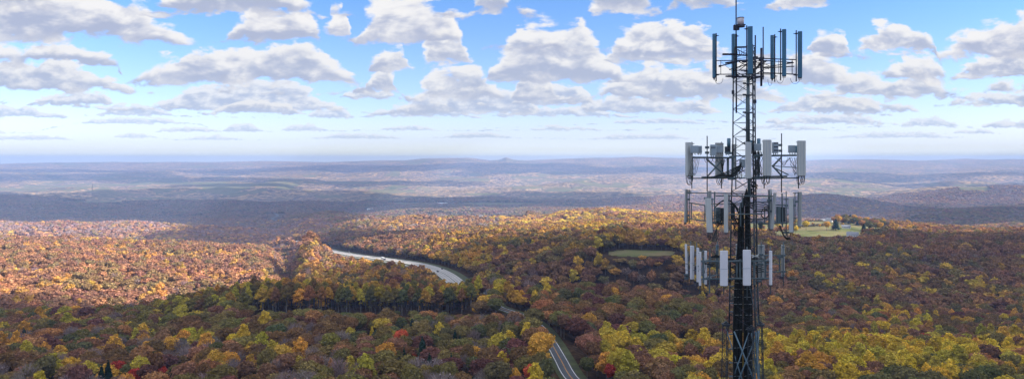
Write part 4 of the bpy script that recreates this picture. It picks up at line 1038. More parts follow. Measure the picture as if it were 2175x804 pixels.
# ---- panel antennas
def panel(x0, x1, y0, y1, d, mat, depth=.14, rz=0.0, lean=0.0, pipe=None, pr=.026, pipemat='steel', bev=.03, seam=False, cables=0, brackets=True, arcs=None, capmat=None, grooves=0, side=0, lab=None):
    """a panel seen in columns x0-x1, rows y0-y1 at depth d. rz: yaw in degrees; pipe: (px, row0, row1, depth offset)"""
    w = abs(x1 - x0) / F * d
    if rz: w = max(.1, (w - depth * abs(math.sin(R(rz)))) / max(.3, math.cos(R(rz))))
    cx = (x0 + x1) / 2; ct = P3(cx, (y0 + y1) / 2, d); h = (y1 - y0) / F * d
    mb = MB(); mb.box(ct, w, depth, h, R(rz), bev, lean)
    o = tp(mb, 'panel_antenna', M[mat], False, None, lab)
    cr_, sr_ = math.cos(R(rz)), math.sin(R(rz))
    def loc(u, v, z): return Vector((ct.x + u * cr_ - v * sr_ + lean * z, ct.y + u * sr_ + v * cr_, ct.z + z))
    if seam:
        mb = MB(); mb.box(loc(0, 0, -.02 * h), w + .012, depth + .012, .022, R(rz)); tp(mb, 'seam_band', M['radio'], False, o)
    if grooves:
        mb = MB()
        for g in range(grooves):
            u = (g + 1) / (grooves + 1) * w - w / 2; mb.box(loc(u, -depth / 2 - .002, 0), .014, .01, h * .985, R(rz))
        tp(mb, 'face_ribs', M['radio'], False, o)
    if side:
        mb = MB(); mb.box(loc(side * (w / 2 + .004), 0, 0), .012, depth * .8, h * .99, R(rz)); tp(mb, 'side_rail', M['steel'], False, o)
    # bottom connector plate
    mb = MB(); mb.box(loc(0, 0, -h / 2 - .012), w * .8, depth * .7, .03, R(rz))
    for g in range(3): q = loc((g - 1) * w * .26, 0, -h / 2 - .02); mb.tube(q, q - Vector((0, 0, .09)), .014, 5)
    tp(mb, 'connector_plate', M['radiodark'], False, o)
    if pipe:
        px, r0, r1, dd = pipe
        mb = MB(); a, b = P3(px, r0, d + dd), P3(px, r1, d + dd); mb.tube(a, b, pr, 7)
        tp(mb, 'mounting_pipe', M[pipemat], True, o)
        if brackets:
            for t in (.46, -.44):
                mb = MB()
                q = loc(0, depth / 2, t * h); pp = Vector((a.x, a.y, q.z)); mb.tube(q, pp, .022, 5); mb.box(pp, .12, .10, .05); mb.box(pp + (pp - q).normalized() * .09, .10, .03, .03)
                tp(mb, 'tilt_bracket', M[pipemat], False, o)
    if arcs:
        for (xa, xb, yl, dd) in arcs:
            mb = MB(); pts = []
            for i in range(15):
                t = math.pi * i / 14; pts.append(P3((xa + xb) / 2 - math.cos(t) * (xb - xa) / 2, (y1 + 1) + math.sin(t) * (yl - y1), d + dd))
            mb.path(pts, .014 if mat == 'grey' or mat == 'lightgrey' else .009, 5)
            tp(mb, 'jumper_cable', M['cable'], True, o)
    return o

# tier 1 (top): dark blue-grey panels
TPK = dict(pipemat='topsteel', bev=.03)
panel(1512.6, 1520.4, 72, 165, 36.3, 'toppanel', .16, 38, 0, (1521.2, 70.5, 173, .05), .03, arcs=[(1518, 1535.5, 177.5, 0)], lab='leftmost blue-grey panel of the top tier', **TPK)
panel(1553, 1564, 72.5, 165, 36.4, 'toppanel', .16, 30, 0, (1564.5, 72, 173, .1), .03, lab='top tier panel seen behind the whip pole', **TPK)
panel(1587.5, 1599, 56.5, 157, 34.2, 'toppanel', .15, -14, 0, (1586, 54.5, 160, .12), .03, lab='largest-looking top tier panel in front of the mast', **TPK)
panel(1635.6, 1645, 75, 167, 36.2, 'toppanel', .15, 32, 0, (1645.6, 73, 174, .05), .03, arcs=[(1631, 1640, 181, 0)], lab='top tier panel third from the right', **TPK)
panel(1660.5, 1670.5, 62.5, 161.5, 35.0, 'toppanel', .15, -18, 0, (1658, 61, 171, .1), .03, arcs=[(1648.5, 1665, 176, 0)], lab='top tier panel second from the right', **TPK)
panel(1694, 1704.3, 67, 165, 35.4, 'toppanel', .15, -18, 0, (1691.2, 64.5, 173, .1), .03, arcs=[(1679, 1699, 177, 0)], lab='rightmost blue-grey panel of the top tier', **TPK)
f = MB()
for (a, b, r) in (((1521, 129, 36.3), (1600, 128, 36.7), .025), ((1521, 158, 36.3), (1600, 157.5, 36.7), .025), ((1531, 130, 36.3), (1531, 158, 36.3), .016),
                  ((1531, 131, 36.3), (1562, 157, 36.4), .008), ((1564, 131, 35.8), (1604, 126, 34.6), .03), ((1564, 162, 35.8), (1600, 164, 34.6), .035),
                  ((1541, 115.5, 35.6), (1590, 118, 35.2), .04), ((1541, 162, 35.6), (1590, 164, 35.2), .04), ((1529, 140.5, 36.2), (1560, 133, 35.5), .03), ((1541, 134, 36), (1560, 131, 35.5), .045),
                  ((1549, 148, 36), (1586, 137, 35.2), .026), ((1570, 149, 35.8), (1588, 136, 35.2), .024), ((1573.5, 150, 35.2), (1590, 149.5, 35.2), .028),
                  ((1622, 124.5, 35.2), (1691, 127, 35.4), .028), ((1622, 154.5, 35.2), (1691, 158, 35.4), .028), ((1682.5, 127, 35.4), (1682.5, 157, 35.4), .018), ((1654, 128, 35.6), (1654, 156, 35.6), .012),
                  ((1672, 134, 35.6), (1684, 132, 35.6), .03), ((1620, 144.5, 35.8), (1687, 141, 35.6), .026), ((1600, 146, 35.8), (1686, 133.5, 36.2), .022), ((1612, 128, 36.6), (1686, 133, 36.4), .02), ((1600, 126, 34.8), (1622, 122, 35.4), .04),
                  ((1595, 163, 34.8), (1620, 150, 35.2), .035), ((1597, 167, 34.8), (1622, 162, 35.2), .045), ((1604, 157, 35.8), (1646, 158, 36.4), .022), ((1590, 155, 36.2), (1628, 130, 35.2), .024), ((1604, 130, 36), (1646, 129, 36.4), .022)):
    f.tube(P3(*a), P3(*b), r, 6)
for (x, y, d, w) in ((1541, 115.5, 35.5, .3), (1555, 115.5, 35.5, .3), (1581, 131, 35.0, .22), (1581, 163, 35.0, .25), (1587, 129, 35, .15), (1529, 140.5, 36.1, .1), (1552, 162, 35.6, .3), (1605, 122, 35.2, .2), (1616, 126, 35.2, .2), (1611, 163, 35, .28), (1604, 131, 36, .14)): f.box(P3(x, y, d), w, .12, .09)
tp(f, 'antenna_frame', M['topsteel'])
# drooping coax between the mast and the top frame
f = MB()
for k in range(9):
    y0 = 122 + k * 4.2; y1 = 128 + (k * 5 % 7) * 3.2; xe = 1622 + (k * 13 % 5) * 6
    pts = [P3(1594 + (xe - 1594) * t, y0 + (y1 - y0) * t - 7 * math.sin(math.pi * t) + 12 * (1 - t), 35.3 + .1 * (k % 3)) for t in np.linspace(0, 1, 9)]
    f.path(pts, .016, 4)
for k in range(5):
    pts = [P3(1592 + 3 * math.sin(k), 172 - 2 * k, 35.1), P3(1598 + k, 160 - 3 * k, 35.1), P3(1606 + k * 2, 146 - 3 * k, 35.2), P3(1616 + k, 136 - 3 * k, 35.3)]; f.path(pts, .022, 4)
tp(f, 'jumper_cables', M['cable'])
f = MB()
f.path([P3(1566, 116, 35.3), P3(1565.5, 108, 35.3), P3(1568, 105, 35.3), P3(1570, 110, 35.3), P3(1571, 117, 35.3)], .02, 4)
tp(f, 'jumper_cables', M['cable'])
for (px, a, b, d, r) in ((1617, 102, 183, 35.2, .055), (1621, 57.5, 169, 35.3, .03)): whip(px, a, b, d, r)
f = MB(); f.tube(P3(1565, 99, 36.2), P3(1587, 98.5, 36.2), .012, 4); f.tube(P3(1565, 100.5, 35), P3(1587, 100, 35), .03, 5); f.tube(P3(1587, 98, 36.2), P3(1603, 97, 36.2), .025, 5)
for x in (1575, 1580): f.tube(P3(x, 99, 36), P3(x, 116, 36), .008, 4)
tp(f, 'mast_head_frame', M['topsteel'])

# tier 2: big light panels with radios
G1 = [(1458, 1468, 390, 0), (1460, 1472, 392, .05), (1466, 1474, 389, -.05)]
panel(1455, 1471.5, 302, 373.5, 36.4, 'lightgrey', .20, 24, 0, (1469.5, 301, 400, .12), arcs=[(1457, 1468, 391, 0), (1459, 1471, 392, .06), (1463, 1472, 388, -.05)], grooves=0, side=1, lab='leftmost light panel of the second tier')
panel(1518.5, 1536, 303, 374, 37.2, 'grey', .17, 12, 0, (1532.5, 301, 400, .14), arcs=[(1521, 1532, 391, 0), (1524, 1537, 391, .06), (1528, 1535, 386, -.05)], side=1, lab='grey second tier panel behind the crossed braces')
panel(1583, 1596, 302, 378.5, 34.0, 'lightgrey', .15, -10, 0, (1585, 283, 330, .3), .024, 'darksteel', bev=.05, lab='light panel of the second tier right in front of the mast')
panel(1620, 1638.6, 296.5, 373, 34.6, 'lightgrey', .15, 6, 0, (1623, 330, 400, .2), arcs=[(1617, 1629, 391, 0), (1620, 1634, 391, .05), (1628, 1635.5, 389, -.04), (1617, 1625, 387, .1)], grooves=2, lab='wide ribbed panel right of the mast in the second tier')
panel(1693, 1711.3, 298.5, 373, 35.2, 'lightgrey', .15, 6, 0, (1696, 330, 400, .2), arcs=[(1692, 1701, 391, 0), (1694, 1705, 391, .05), (1701, 1709.5, 390, -.04), (1703, 1708, 386, .1)], grooves=2, lab='rightmost ribbed panel of the second tier')
panel(1554, 1562, 306, 370, 37.4, 'grey', .15, 10, 0, (1562.5, 293, 402, .1), .022, 'darksteel', lab='grey second tier panel just behind the left leg')
for (x, a, b, d) in ((1502, 288.5, 406, 35.3), (1660, 283, 408, 34.9)): whip(x, a, b, d, .026, 'darksteel', 'mounting_pipe')
def radio(x0, x1, y0, y1, d, rz=0, mat='radio', vents=0, depth=.22, lab=None):
    w = (x1 - x0) / F * d; c = P3((x0 + x1) / 2, (y0 + y1) / 2, d); h = (y1 - y0) / F * d
    mb = MB(); mb.box(c, w, depth, h, R(rz), .025); o = tp(mb, 'remote_radio', M[mat], False, None, lab)
    if vents:
        mb = MB()
        for k in range(vents):
            z = c.z + h * (.5 - (k + .5) / vents * 1.0 + .08); mb.box((c.x, c.y - depth / 2 - .004, z), w * .8, .012, h / vents * .42)
        tp(mb, 'cooling_vents', M['radiodark'], False, o)
    mb = MB()
    for k in range(5):
        q = Vector((c.x + (k - 2) * w * .2, c.y + (k % 2) * .06 - .03, c.z - h / 2)); mb.tube(q + Vector((0, 0, .01)), q - Vector((0, 0, .07 + .03 * (k % 2))), .013, 5)
    tp(mb, 'connectors', M['cable'], False, o)
    return o
radio(1467, 1483, 309, 325, 36.0, -8); radio(1482, 1490.5, 309.5, 325, 36.3, -8)
radio(1509, 1520, 307, 330, 35.6, 0, vents=0, lab='tall radio box with a black stripe'); radio(1521.5, 1536, 309.5, 324, 35.9, 0)
f = MB(); c = P3(1514.5, 313, 35.47); f.box(c, .24, .012, .045); tp(f, 'black_stripe', M['radiodark'])
radio(1600.5, 1616, 305, 320, 35.4, 0); radio(1641, 1652, 302, 325, 35.2, 0, vents=3, lab='radio box with dark vents'); radio(1675, 1688, 308.5, 324, 35.6, -6); radio(1686, 1693, 309, 324, 36.0, -6, 'canister')
radio(1571, 1582, 338, 355, 35.6, -10); radio(1540, 1551, 311, 326, 36.2, 0, 'radiodark')
def canister(px, a, b, d, r, lab=None):
    mb = MB(); mb.tube(P3(px, b, d), P3(px, a + 1.2, d), r, 14); mb.tube(P3(px, a + 1.2, d), P3(px, a, d), r, 14, r * .8); o = tp(mb, 'canister_antenna', M['canister'], True, None, lab)
    m2 = MB(); m2.tube(P3(px, b + 8, d), P3(px, b, d), .03, 6); tp(m2, 'canister_pole', M['darksteel'], True, o)
canister(1548, 293.5, 311, 35.8, .095); canister(1596.5, 297.5, 319, 35.6, .11); canister(1611.5, 294, 318, 35.9, .095)
f = MB()
def bar(a, b, r=.03, n=6): f.tube(P3(*a), P3(*b), r, n)
bar((1470, 334, 36.4), (1558, 335, 35.6), .05); bar((1462, 378.5, 36.4), (1560, 377.5, 35.6), .035); bar((1490, 376.5, 35.9), (1558, 376, 35.6), .06)
bar((1500, 337, 35.6), (1546, 377, 35.4), .05); bar((1500, 377, 35.5), (1534, 340, 35.6), .042)
bar((1600, 330, 35.8), (1622, 329, 35.4), .05); bar((1636, 331, 35.1), (1694, 330, 35.4), .04); bar((1640, 329, 35.3), (1696, 328.5, 35.6), .02)
bar((1600, 376, 35.4), (1672, 374, 35.2), .05); bar((1606, 379, 35.2), (1697, 377.5, 35.4), .035)
bar((1660, 333, 35.2), (1641, 353, 35.2), .045); bar((1640, 351, 35.2), (1664, 377, 35.2), .045); bar((1641, 354, 35.3), (1675, 371, 35.2), .028); bar((1644, 352, 35.4), (1694, 356, 35.4), .02)
bar((1605, 330, 35.4), (1605, 378, 35.4), .055); bar((1611, 322, 35.6), (1611, 374, 35.6), .07); bar((1546, 336, 35.7), (1546, 376, 35.7), .06); bar((1556, 330, 35.6), (1556, 378, 35.6), .06); bar((1471, 334, 36.4), (1471, 378, 36.4), .03)
bar((1560, 377, 35.6), (1605, 378, 35.4), .03); bar((1556, 331, 36.4), (1606, 331, 36.6), .03)
bar((1563, 292, 36), (1563, 402, 36), .026)
for (x, y, w) in ((1554, 379, .34), (1608, 378, .42), (1556, 333, .3), (1606, 330, .36), (1548, 325, .3), (1502, 313, .18), (1502, 324, .18), (1657, 308, .16), (1657, 320, .16)): f.box(P3(x, y, 35.4), w, .16, .12)
tp(f, 'antenna_frame', M['steel'])
# tangle of jumpers at tier 2
f = MB(); rr_ = np.random.default_rng(3)
def sag(a, b, drop, r=.014, n=9, wob=.0):
    pts = []
    for t in np.linspace(0, 1, n):
        p = lerp(Vector(P3(*a)), Vector(P3(*b)), t); p.z -= math.sin(math.pi * t) * drop; p.x += rr_.normal(0, wob); pts.append(p)
    f.path(pts, r, 4)
for k in range(6): sag((1470 + k * 3, 336, 36.2), (1462 + k * 2.2, 378 - k, 36.2), .12 + .03 * k, .012, 9, .012)
tp(f, 'jumper_cables', M['cable']); f = MB()
for k in range(6): sag((1677 + k * 3, 334, 35.5), (1689 + k, 372 - k * 2, 35.4), .05, .013, 9, .02)
tp(f, 'jumper_cables', M['cable']); f = MB()
for k in range(5): sag((1495 + k * 8, 333, 35.5), (1505 + k * 10, 336, 35.4), .25, .012)
for k in range(7): sag((1540 - k * 2, 338, 35.9), (1528 + k * 2.3, 376, 36.1), .1, .013, 9, .015)
for k in range(4): sag((1509 + k * 6, 377 - k, 35.3), (1573, 350 + k * 2, 35.2), .05 + .03 * k, .032)
for k in range(4): sag((1541 + k * 2, 374, 35.3), (1575, 344 + k * 3, 35.2), .22, .026)
for k in range(10): sag((1599 + k * 2, 322, 35.4), (1600 + (k * 7 % 19), 372, 35.3), .0, .017, 8, .04)
for k in range(8): sag((1565 + k * 2, 352, 35.3), (1560 + (k * 5 % 17), 380, 35.2), .0, .013, 8, .04)
for k in range(4): sag((1645 + k * 4, 334, 35.2), (1682 - k * 3, 334, 35.2), .22 + .07 * k, .012)
for k in range(6): sag((1594 + k, 378, 35), (1597 + k * 2.4, 396 + k, 35), -.02, .02, 8, .05)
tp(f, 'jumper_cables', M['cable'])

# tier 3
panel(1453.4, 1460.5, 401.5, 472, 37.3, 'grey', .12, 18, .035, (1464, 402, 474, -.1), arcs=None, side=1, brackets=True, lab='leftmost grey panel of the third tier, leaning')
panel(1499.5, 1511.5, 420.5, 493, 34.2, 'lightgrey', .16, 4, -.055, (1513, 420, 500, .22), arcs=[(1503, 1510, 508, 0), (1505, 1518, 511, .05), (1507, 1526, 512, .1)], lab='leaning light panel left of the mast in the third tier')
panel(1537.2, 1546.8, 411.5, 493, 34.9, 'lightgrey', .16, 22, 0, (1549, 413, 488, .2), side=1, lab='tall third tier panel between the radios')
panel(1503.5, 1511, 405, 436, 37.0, 'grey', .12, 0, 0, (1503, 406, 430, .1), brackets=False, lab='short grey panel behind the leaning one')
panel(1633, 1640, 401, 485, 35.2, 'lightgrey', .12, -8, .0, (1634, 404, 486, .15), lab='third tier panel facing away, right of the mast')
panel(1638.5, 1647, 409, 486, 35.0, 'grey', .16, -26, .085, None, side=-1, lab='leaning third tier panel right of the mast')
panel(1675, 1686, 420, 492.5, 34.4, 'lightgrey', .15, -30, -.01, (1670, 406, 500, .15), arcs=[(1679, 1672, 505, 0)], side=1, lab='front right light panel of the third tier')
panel(1694.5, 1703, 407, 480, 37.0, 'grey', .13, -14, .02, (1688.5, 410, 481, -.05), side=-1, lab='rightmost grey panel of the third tier')
f = MB()
bar((1463, 409, 37.2), (1602, 411, 36.6), .03); bar((1520, 415.5, 35.0), (1642, 416, 34.8), .036); bar((1464, 430, 37.2), (1500, 436, 36.0), .032); bar((1461, 464, 37.2), (1504, 469.5, 36.0), .032)
bar((1468.5, 431, 37.0), (1468, 464, 37.0), .032); bar((1497.5, 436, 36.2), (1497, 468, 36.2), .032); bar((1518, 407, 35.2), (1517, 475, 35.2), .034); bar((1548, 454.5, 34.6), (1621, 454, 34.6), .034)
bar((1510, 433, 36), (1600, 431, 36), .028); bar((1512, 472, 35.5), (1540, 474, 35.6), .06); bar((1546, 466, 36), (1635, 464, 36), .03); bar((1610, 475, 35.8), (1672, 473, 35.8), .045)
bar((1610, 429, 36), (1636, 429, 35.6), .028); bar((1600, 447, 36), (1637, 447, 35.6), .024); bar((1647, 434.5, 36.2), (1674, 436, 35.8), .03); bar((1672, 442, 35), (1684, 442, 35), .02)
bar((1661, 410, 35.8), (1662, 482, 35.8), .036); bar((1672, 455, 35), (1678, 455, 35), .03); bar((1624, 440, 35.8), (1624, 474, 35.8), .03); bar((1573, 430, 35.6), (1573, 480, 35.6), .035); bar((1577, 412, 35.6), (1577, 440, 35.6), .03)
bar((1634, 405, 35.2), (1634, 486, 35.2), .055)
for (x, y, w, d) in ((1464, 409, .2, 37.1), (1463, 423, .12, 37.1), (1462, 457, .14, 37.1), (1502, 421, .3, 34.3), (1692, 428, .14, 36.9), (1686, 436, .2, 36.8), (1687, 463, .2, 36.8), (1634, 425, .2, 35.1), (1636, 448, .14, 35.1), (1670, 436, .16, 34.9), (1670, 493, .3, 34.8), (1560, 474, .3, 35.8)): f.box(P3(x, y, d), w, .12, .1)
tp(f, 'antenna_frame', M['steel'])
radio(1520, 1529, 440, 470, 35.8, 0, 'steel'); radio(1529.5, 1538, 441, 469, 36.0, 0, 'darksteel'); radio(1552, 1560, 436, 462, 36.2, 0, 'darksteel')
radio(1649, 1657, 438, 472, 35.9, 0, 'steel'); radio(1657.5, 1667, 439, 470, 36.1, 0, 'darksteel'); radio(1612, 1619, 470, 484, 36.3, 0, 'steel')
f = MB()
for k in range(3):
    pts = [P3(1624.5 + math.cos(t) * (7.6 + k * .4), 453 + math.sin(t) * (9.6 + k * .4), 34.9 + .02 * k) for t in np.linspace(0, 2 * math.pi, 22)]; f.path(pts, .02, 4)
for k in range(5): sag((1518 + k, 440 - k, 35.2), (1560 + k * 2, 432 + 3 * k, 35.3), -.25 - .04 * k, .026, 9, .01)
for k in range(5): sag((1580 + k * 2, 436, 35.2), (1634, 436 + 1.6 * k, 35), -.18 + .1 * k, .028)
for k in range(4): sag((1546 + k * 3, 434, 35.4), (1568 + k, 452 + 2 * k, 35.3), -.22, .024)
for k in range(4): sag((1527 - k, 478, 35.2), (1512 + k * 3, 512, 34.8), -.12, .02)
for k in range(3): sag((1655 + k, 478, 35.5), (1680 - k * 2, 506 - k, 34.9), .30 - .03 * k, .024, 12)
for k in range(12): sag((1520 + (k * 5 % 19), 468, 35.3), (1522 + (k * 7 % 17), 478, 35.3), .05, .016, 6, .03)
for k in range(10): sag((1556 + (k * 3 % 15), 462, 35.6), (1560 + (k * 5 % 13), 500, 35.7), .0, .015, 8, .05)
for k in range(6): sag((1594 + k * 2, 380 + k * 4, 35.2), (1596 + k, 420, 35.2), .0, .024, 8, .06)
for k in range(8): sag((1510, 446 + k * 3, 35.3), (1540, 444 + (k * 5 % 17), 35.3), .1, .014, 8, .02)
tp(f, 'jumper_cables', M['cable'])

# tier 4: white panels in a ring
WP = dict(bev=.045, seam=True)
panel(1455.4, 1460.2, 518, 584, 37.2, 'white', .12, 0, -.03, (1461.5, 533, 596, .15), lab='slim far-left white panel of the lowest tier', **WP)
panel(1465, 1475.2, 521.5, 592, 36.2, 'white', .14, 18, 0, (1467, 512, 601, .2), lab='second white panel from the left in the lowest tier', **WP)
panel(1478.4, 1486, 526, 598, 35.6, 'white', .14, 30, 0, (1480, 514, 607, .2), lab='third white panel from the left, partly hidden', **WP)
panel(1483.4, 1490.8, 534.5, 605.5, 34.6, 'white', .13, 35, 0, (1486.6, 530, 624, .12), lab='fourth white panel from the left, in front of the third', **WP)
panel(1496, 1501.8, 532, 603, 35.6, 'white', .1, 0, 0, (1493.5, 530, 612, .2), lab='narrow white panel behind the left rail', **WP)
panel(1529.3, 1545.6, 531.8, 606, 33.9, 'white', .14, 0, 0, (1537.3, 524, 626, .2), lab='wide white panel left of the mast in the lowest tier', **WP)
panel(1578, 1594.6, 530, 605, 33.9, 'white', .14, 0, 0, (1586.8, 523, 636, .2), lab='wide white panel in front of the mast in the lowest tier', **WP)
panel(1633, 1640.6, 532, 604.2, 34.3, 'white', .14, -14, 0, (1636, 522, 624, .2), lab='slim white panel right of the mast in the lowest tier', **WP)
panel(1609.4, 1623.4, 519.5, 592, 38.2, 'grey', .14, 0, 0, (1617, 514, 606, -.15), lab='grey panel seen from behind, right of the mast')
panel(1659.5, 1665.8, 520, 586, 38.0, 'grey', .14, 0, 0, (1663.8, 514, 606, -.15), lab='rightmost grey panel of the lowest tier, seen from behind')
panel(1563, 1570.4, 517.5, 588, 38.2, 'grey', .14, 0, 0, (1570, 514, 600, -.15), lab='grey panel behind the cables in the lowest tier')
panel(1521, 1526, 519, 575, 38.2, 'canister', .14, 0, 0, (1524, 512, 604, -.15), lab='bluish panel seen from behind, left of the mast')
f = MB()
bar((1491, 554.5, 34.3), (1633, 553.5, 34.3), .045); bar((1491, 592, 34.3), (1633, 590.5, 34.3), .045)
bar((1600, 541.8, 37.2), (1667, 541.8, 37.9), .036); bar((1608, 576.5, 37.2), (1667, 576.5, 37.9), .036); bar((1530, 541.5, 37.2), (1600, 541.5, 37.2), .03); bar((1508, 583, 37.4), (1560, 583, 37.4), .03)
bar((1456, 559, 37.2), (1492, 566, 35), .02); bar((1456, 572, 37.2), (1492, 575, 35), .02); bar((1475, 539, 36.4), (1494, 546, 35), .02)
bar((1494, 545, 34.3), (1494, 600, 34.3), .05); bar((1508, 528, 34.9), (1507, 622, 34.9), .036); bar((1548.5, 556, 34.6), (1548.5, 590, 34.6), .03); bar((1565, 552, 34.5), (1565, 592, 34.5), .045); bar((1572, 550, 34.6), (1572, 592, 34.6), .05)
bar((1625, 541, 37.4), (1625, 592, 37.4), .036); bar((1656, 545, 37.8), (1656, 576, 37.8), .04); bar((1626.5, 554, 34.6), (1626.5, 590, 34.6), .03); bar((1523, 530, 37.6), (1523, 580, 37.6), .07); bar((1602, 556, 34.6), (1602, 604, 34.6), .06)
bar((1494, 555, 34.3), (1523, 542, 37.2), .03); bar((1494, 591, 34.3), (1523, 583, 37.2), .03); bar((1625, 554, 34.3), (1640, 542, 37.4), .03); bar((1508, 564, 35.2), (1530, 566, 35), .025); bar((1600, 560, 35.6), (1660, 560, 37.8), .02); bar((1606, 569, 35.6), (1626, 571, 35.6), .03)
for (x, y, w, d) in ((1493, 554, .18, 34.3), (1508, 553, .16, 34.6), (1506, 565, .22, 34.7), (1565, 554, .3, 34.4), (1565, 591, .3, 34.4), (1616.5, 540, .2, 37.2), (1664, 541.8, .22, 37.7), (1664, 576, .22, 37.7), (1458, 583, .24, 37.1), (1458, 590, .2, 37.1), (1604, 562, .3, 35.4), (1614, 560, .28, 35.4), (1612, 596, .2, 35.5), (1657, 545, .3, 37.7)): f.box(P3(x, y, d), w, .1, .1)
tp(f, 'antenna_frame', M['steel'])
f = MB()
for k in range(6): sag((1496, 556 + k, 34.5), (1568, 560 + 3 * k, 35.2), .3 - .1 * k, .013, 12, .02)
for k in range(7): sag((1508 + 2 * k, 546 - k, 35.5), (1572, 552 + 2.2 * k, 35.4), -.04, .03, 9, .01)
for k in range(6): sag((1592, 552 + 2 * k, 35.2), (1612 + 2 * k, 541 + 2 * k, 35.6), -.05, .024, 8, .02)
for k in range(4): sag((1595, 560 + 5 * k, 35.2), (1622, 562 + 4 * k, 35.5), .08, .022)
for k in range(3): sag((1560, 562 + 8 * k, 35.2), (1572, 590, 35.2), .05, .03)
sag((1496, 580, 34.6), (1500, 556, 34.6), .0, .012); sag((1494, 578, 34.4), (1508, 575, 34.6), .03, .012); 
tp(f, 'jumper_cables', M['cable'])
f = MB()
for (a, b) in (((1596, 541), (1611, 545)), ((1597, 546), (1612, 540)), ((1602, 590), (1603, 607)), ((1504, 586), (1511, 590))): f.tube(P3(a[0], a[1], 35), P3(b[0], b[1], 35), .03, 6)
tp(f, 'pale_fittings', M['lightgrey'])
# ------------------------------------------------------------------ farms, cars, poles
def ground(px, d): return float(Hgt(np.array([(px - CX) / F * d]), np.array([float(d)]))[0])
def house(name, px, row, d, w, l, h, rz, wall, roof, label, cat, rh=None, windows=True, chimney=False, group=None, z=None):
    """gabled building, w across the ridge, l along it"""
    x = (px - CX) / F * d; g = ground(px, d) if z is None else z
    root = empty(name, (x, d, g)); root.rotation_euler = (0, 0, R(rz)); tag(root, label, cat, group)
    rh = rh or w * .38; b = MB(); hw, hl = w / 2, l / 2
    b.add([(-hw, -hl, -2), (hw, -hl, -2), (hw, hl, -2), (-hw, hl, -2), (-hw, -hl, h), (hw, -hl, h), (hw, hl, h), (-hw, hl, h), (0, -hl, h + rh), (0, hl, h + rh)],
          [(0, 1, 5, 8, 4), (1, 2, 6, 5), (2, 3, 7, 9, 6), (3, 0, 4, 7), (3, 2, 1, 0)])
    b.build('wall', M[wall], root)
    r = MB(); e = .5; t = .25; k = rh / hw
    for s in (-1, 1):
        o = [(0, h + rh), (s * (hw + e), h - e * k), (s * (hw + e), h - e * k + t), (0, h + rh + t)]
        vs = [(p[0], y, p[1] + .02) for y in (-hl - e, hl + e) for p in o]
        r.add(vs, [(0, 1, 2, 3), (7, 6, 5, 4), (0, 4, 5, 1), (1, 5, 6, 2), (2, 6, 7, 3), (3, 7, 4, 0)])
    ro = r.build('roof', M[roof], root)
    if chimney: c = MB(); c.box((hw * .3, hl * .3, h + rh + .4), .9, .9, 2.2); c.build('chimney', M['roofdark'], ro)
    if windows:
        for s in (-1, 1):
            for yy in np.arange(-hl + 2.5, hl - 1.5, 4.0):
                m = MB(); m.box((s * (hw + .03), yy, h * .55), .1, 1.2, 1.5); m.build('window', M['glass'], root)
        for xx in (-hw * .45, hw * .45): m = MB(); m.box((xx, -hl - .03, h * .55), 1.2, .1, 1.5); m.build('window', M['glass'], root)
        m = MB(); m.box((0, -hl - .04, 1.1), 1.1, .12, 2.2); m.build('door', M['roofdark'], root)
    return root
house('farmhouse', 1811, 500, 1238, 11, 19, 6.0, 60, 'wallwhite', 'roofgrey', 'white farmhouse with grey roof at the near edge of the fields right of the tower', 'house', chimney=True)
house('shed', 1806, 497, 1262, 6, 9, 3.5, 60, 'wallwhite', 'roofgrey', 'small white annexe just behind the farmhouse', 'shed', windows=False)
house('farmhouse', 1797, 487, 1400, 8, 16, 3.6, 70, 'wallwhite', 'roofgrey', 'low white house halfway up the green lane', 'house')
house('farmhouse', 1761, 468, 1590, 9, 14, 5.5, 55, 'wallwhite', 'roofgrey', 'white house at the top of the far meadow left of the golden grove', 'house')
house('barn', 1750, 467, 1640, 9, 16, 4.5, 90, 'wallwhite', 'roofgrey', 'pale barn beside the topmost meadow house', 'barn')
house('farmhouse', 1931, 497, 1330, 9, 16, 4, 80, 'wallwhite', 'roofgrey', 'white-walled house, leftmost of three in the wood right of the farm', 'house')
house('farmhouse', 1952, 499, 1310, 9, 17, 4, 85, 'wallwhite', 'roofgrey', 'grey-roofed house, middle one of three in the wood right of the farm', 'house')
house('farmhouse', 1976, 500, 1305, 7, 11, 3.5, 80, 'wallwhite', 'wallwhite', 'small pale-roofed house, rightmost of three in the wood', 'house')
house('barn', 1015, 462, 2520, 15, 34, 6, 78, 'wallwhite', 'roofgrey', 'grey-roofed barn in the middle of the pale green ridge field', 'barn')
house('shed', 1007, 464, 2500, 10, 14, 6, 70, 'wallwhite', 'wallwhite', 'white shed at the left end of the ridge barn', 'shed', windows=False)
house('farmhouse', 989, 457, 2700, 8, 12, 4, 60, 'wallwhite', 'wallwhite', 'tiny white house on the brow of the ridge field', 'house')
house('barn', 840, 467, 2420, 14, 30, 5, 85, 'wallwhite', 'barnred', 'long barn with a bright red roof on the left end of the ridge', 'barn')
house('barn', 823, 468, 2430, 12, 16, 6, 50, 'roofdark', 'roofdark', 'dark barn next to the long red-roofed one', 'barn', windows=False)
house('barn', 902, 465, 2440, 12, 14, 6, 70, 'barnred', 'barnred', 'small red barn at the foot of the golden grove', 'barn', windows=False)
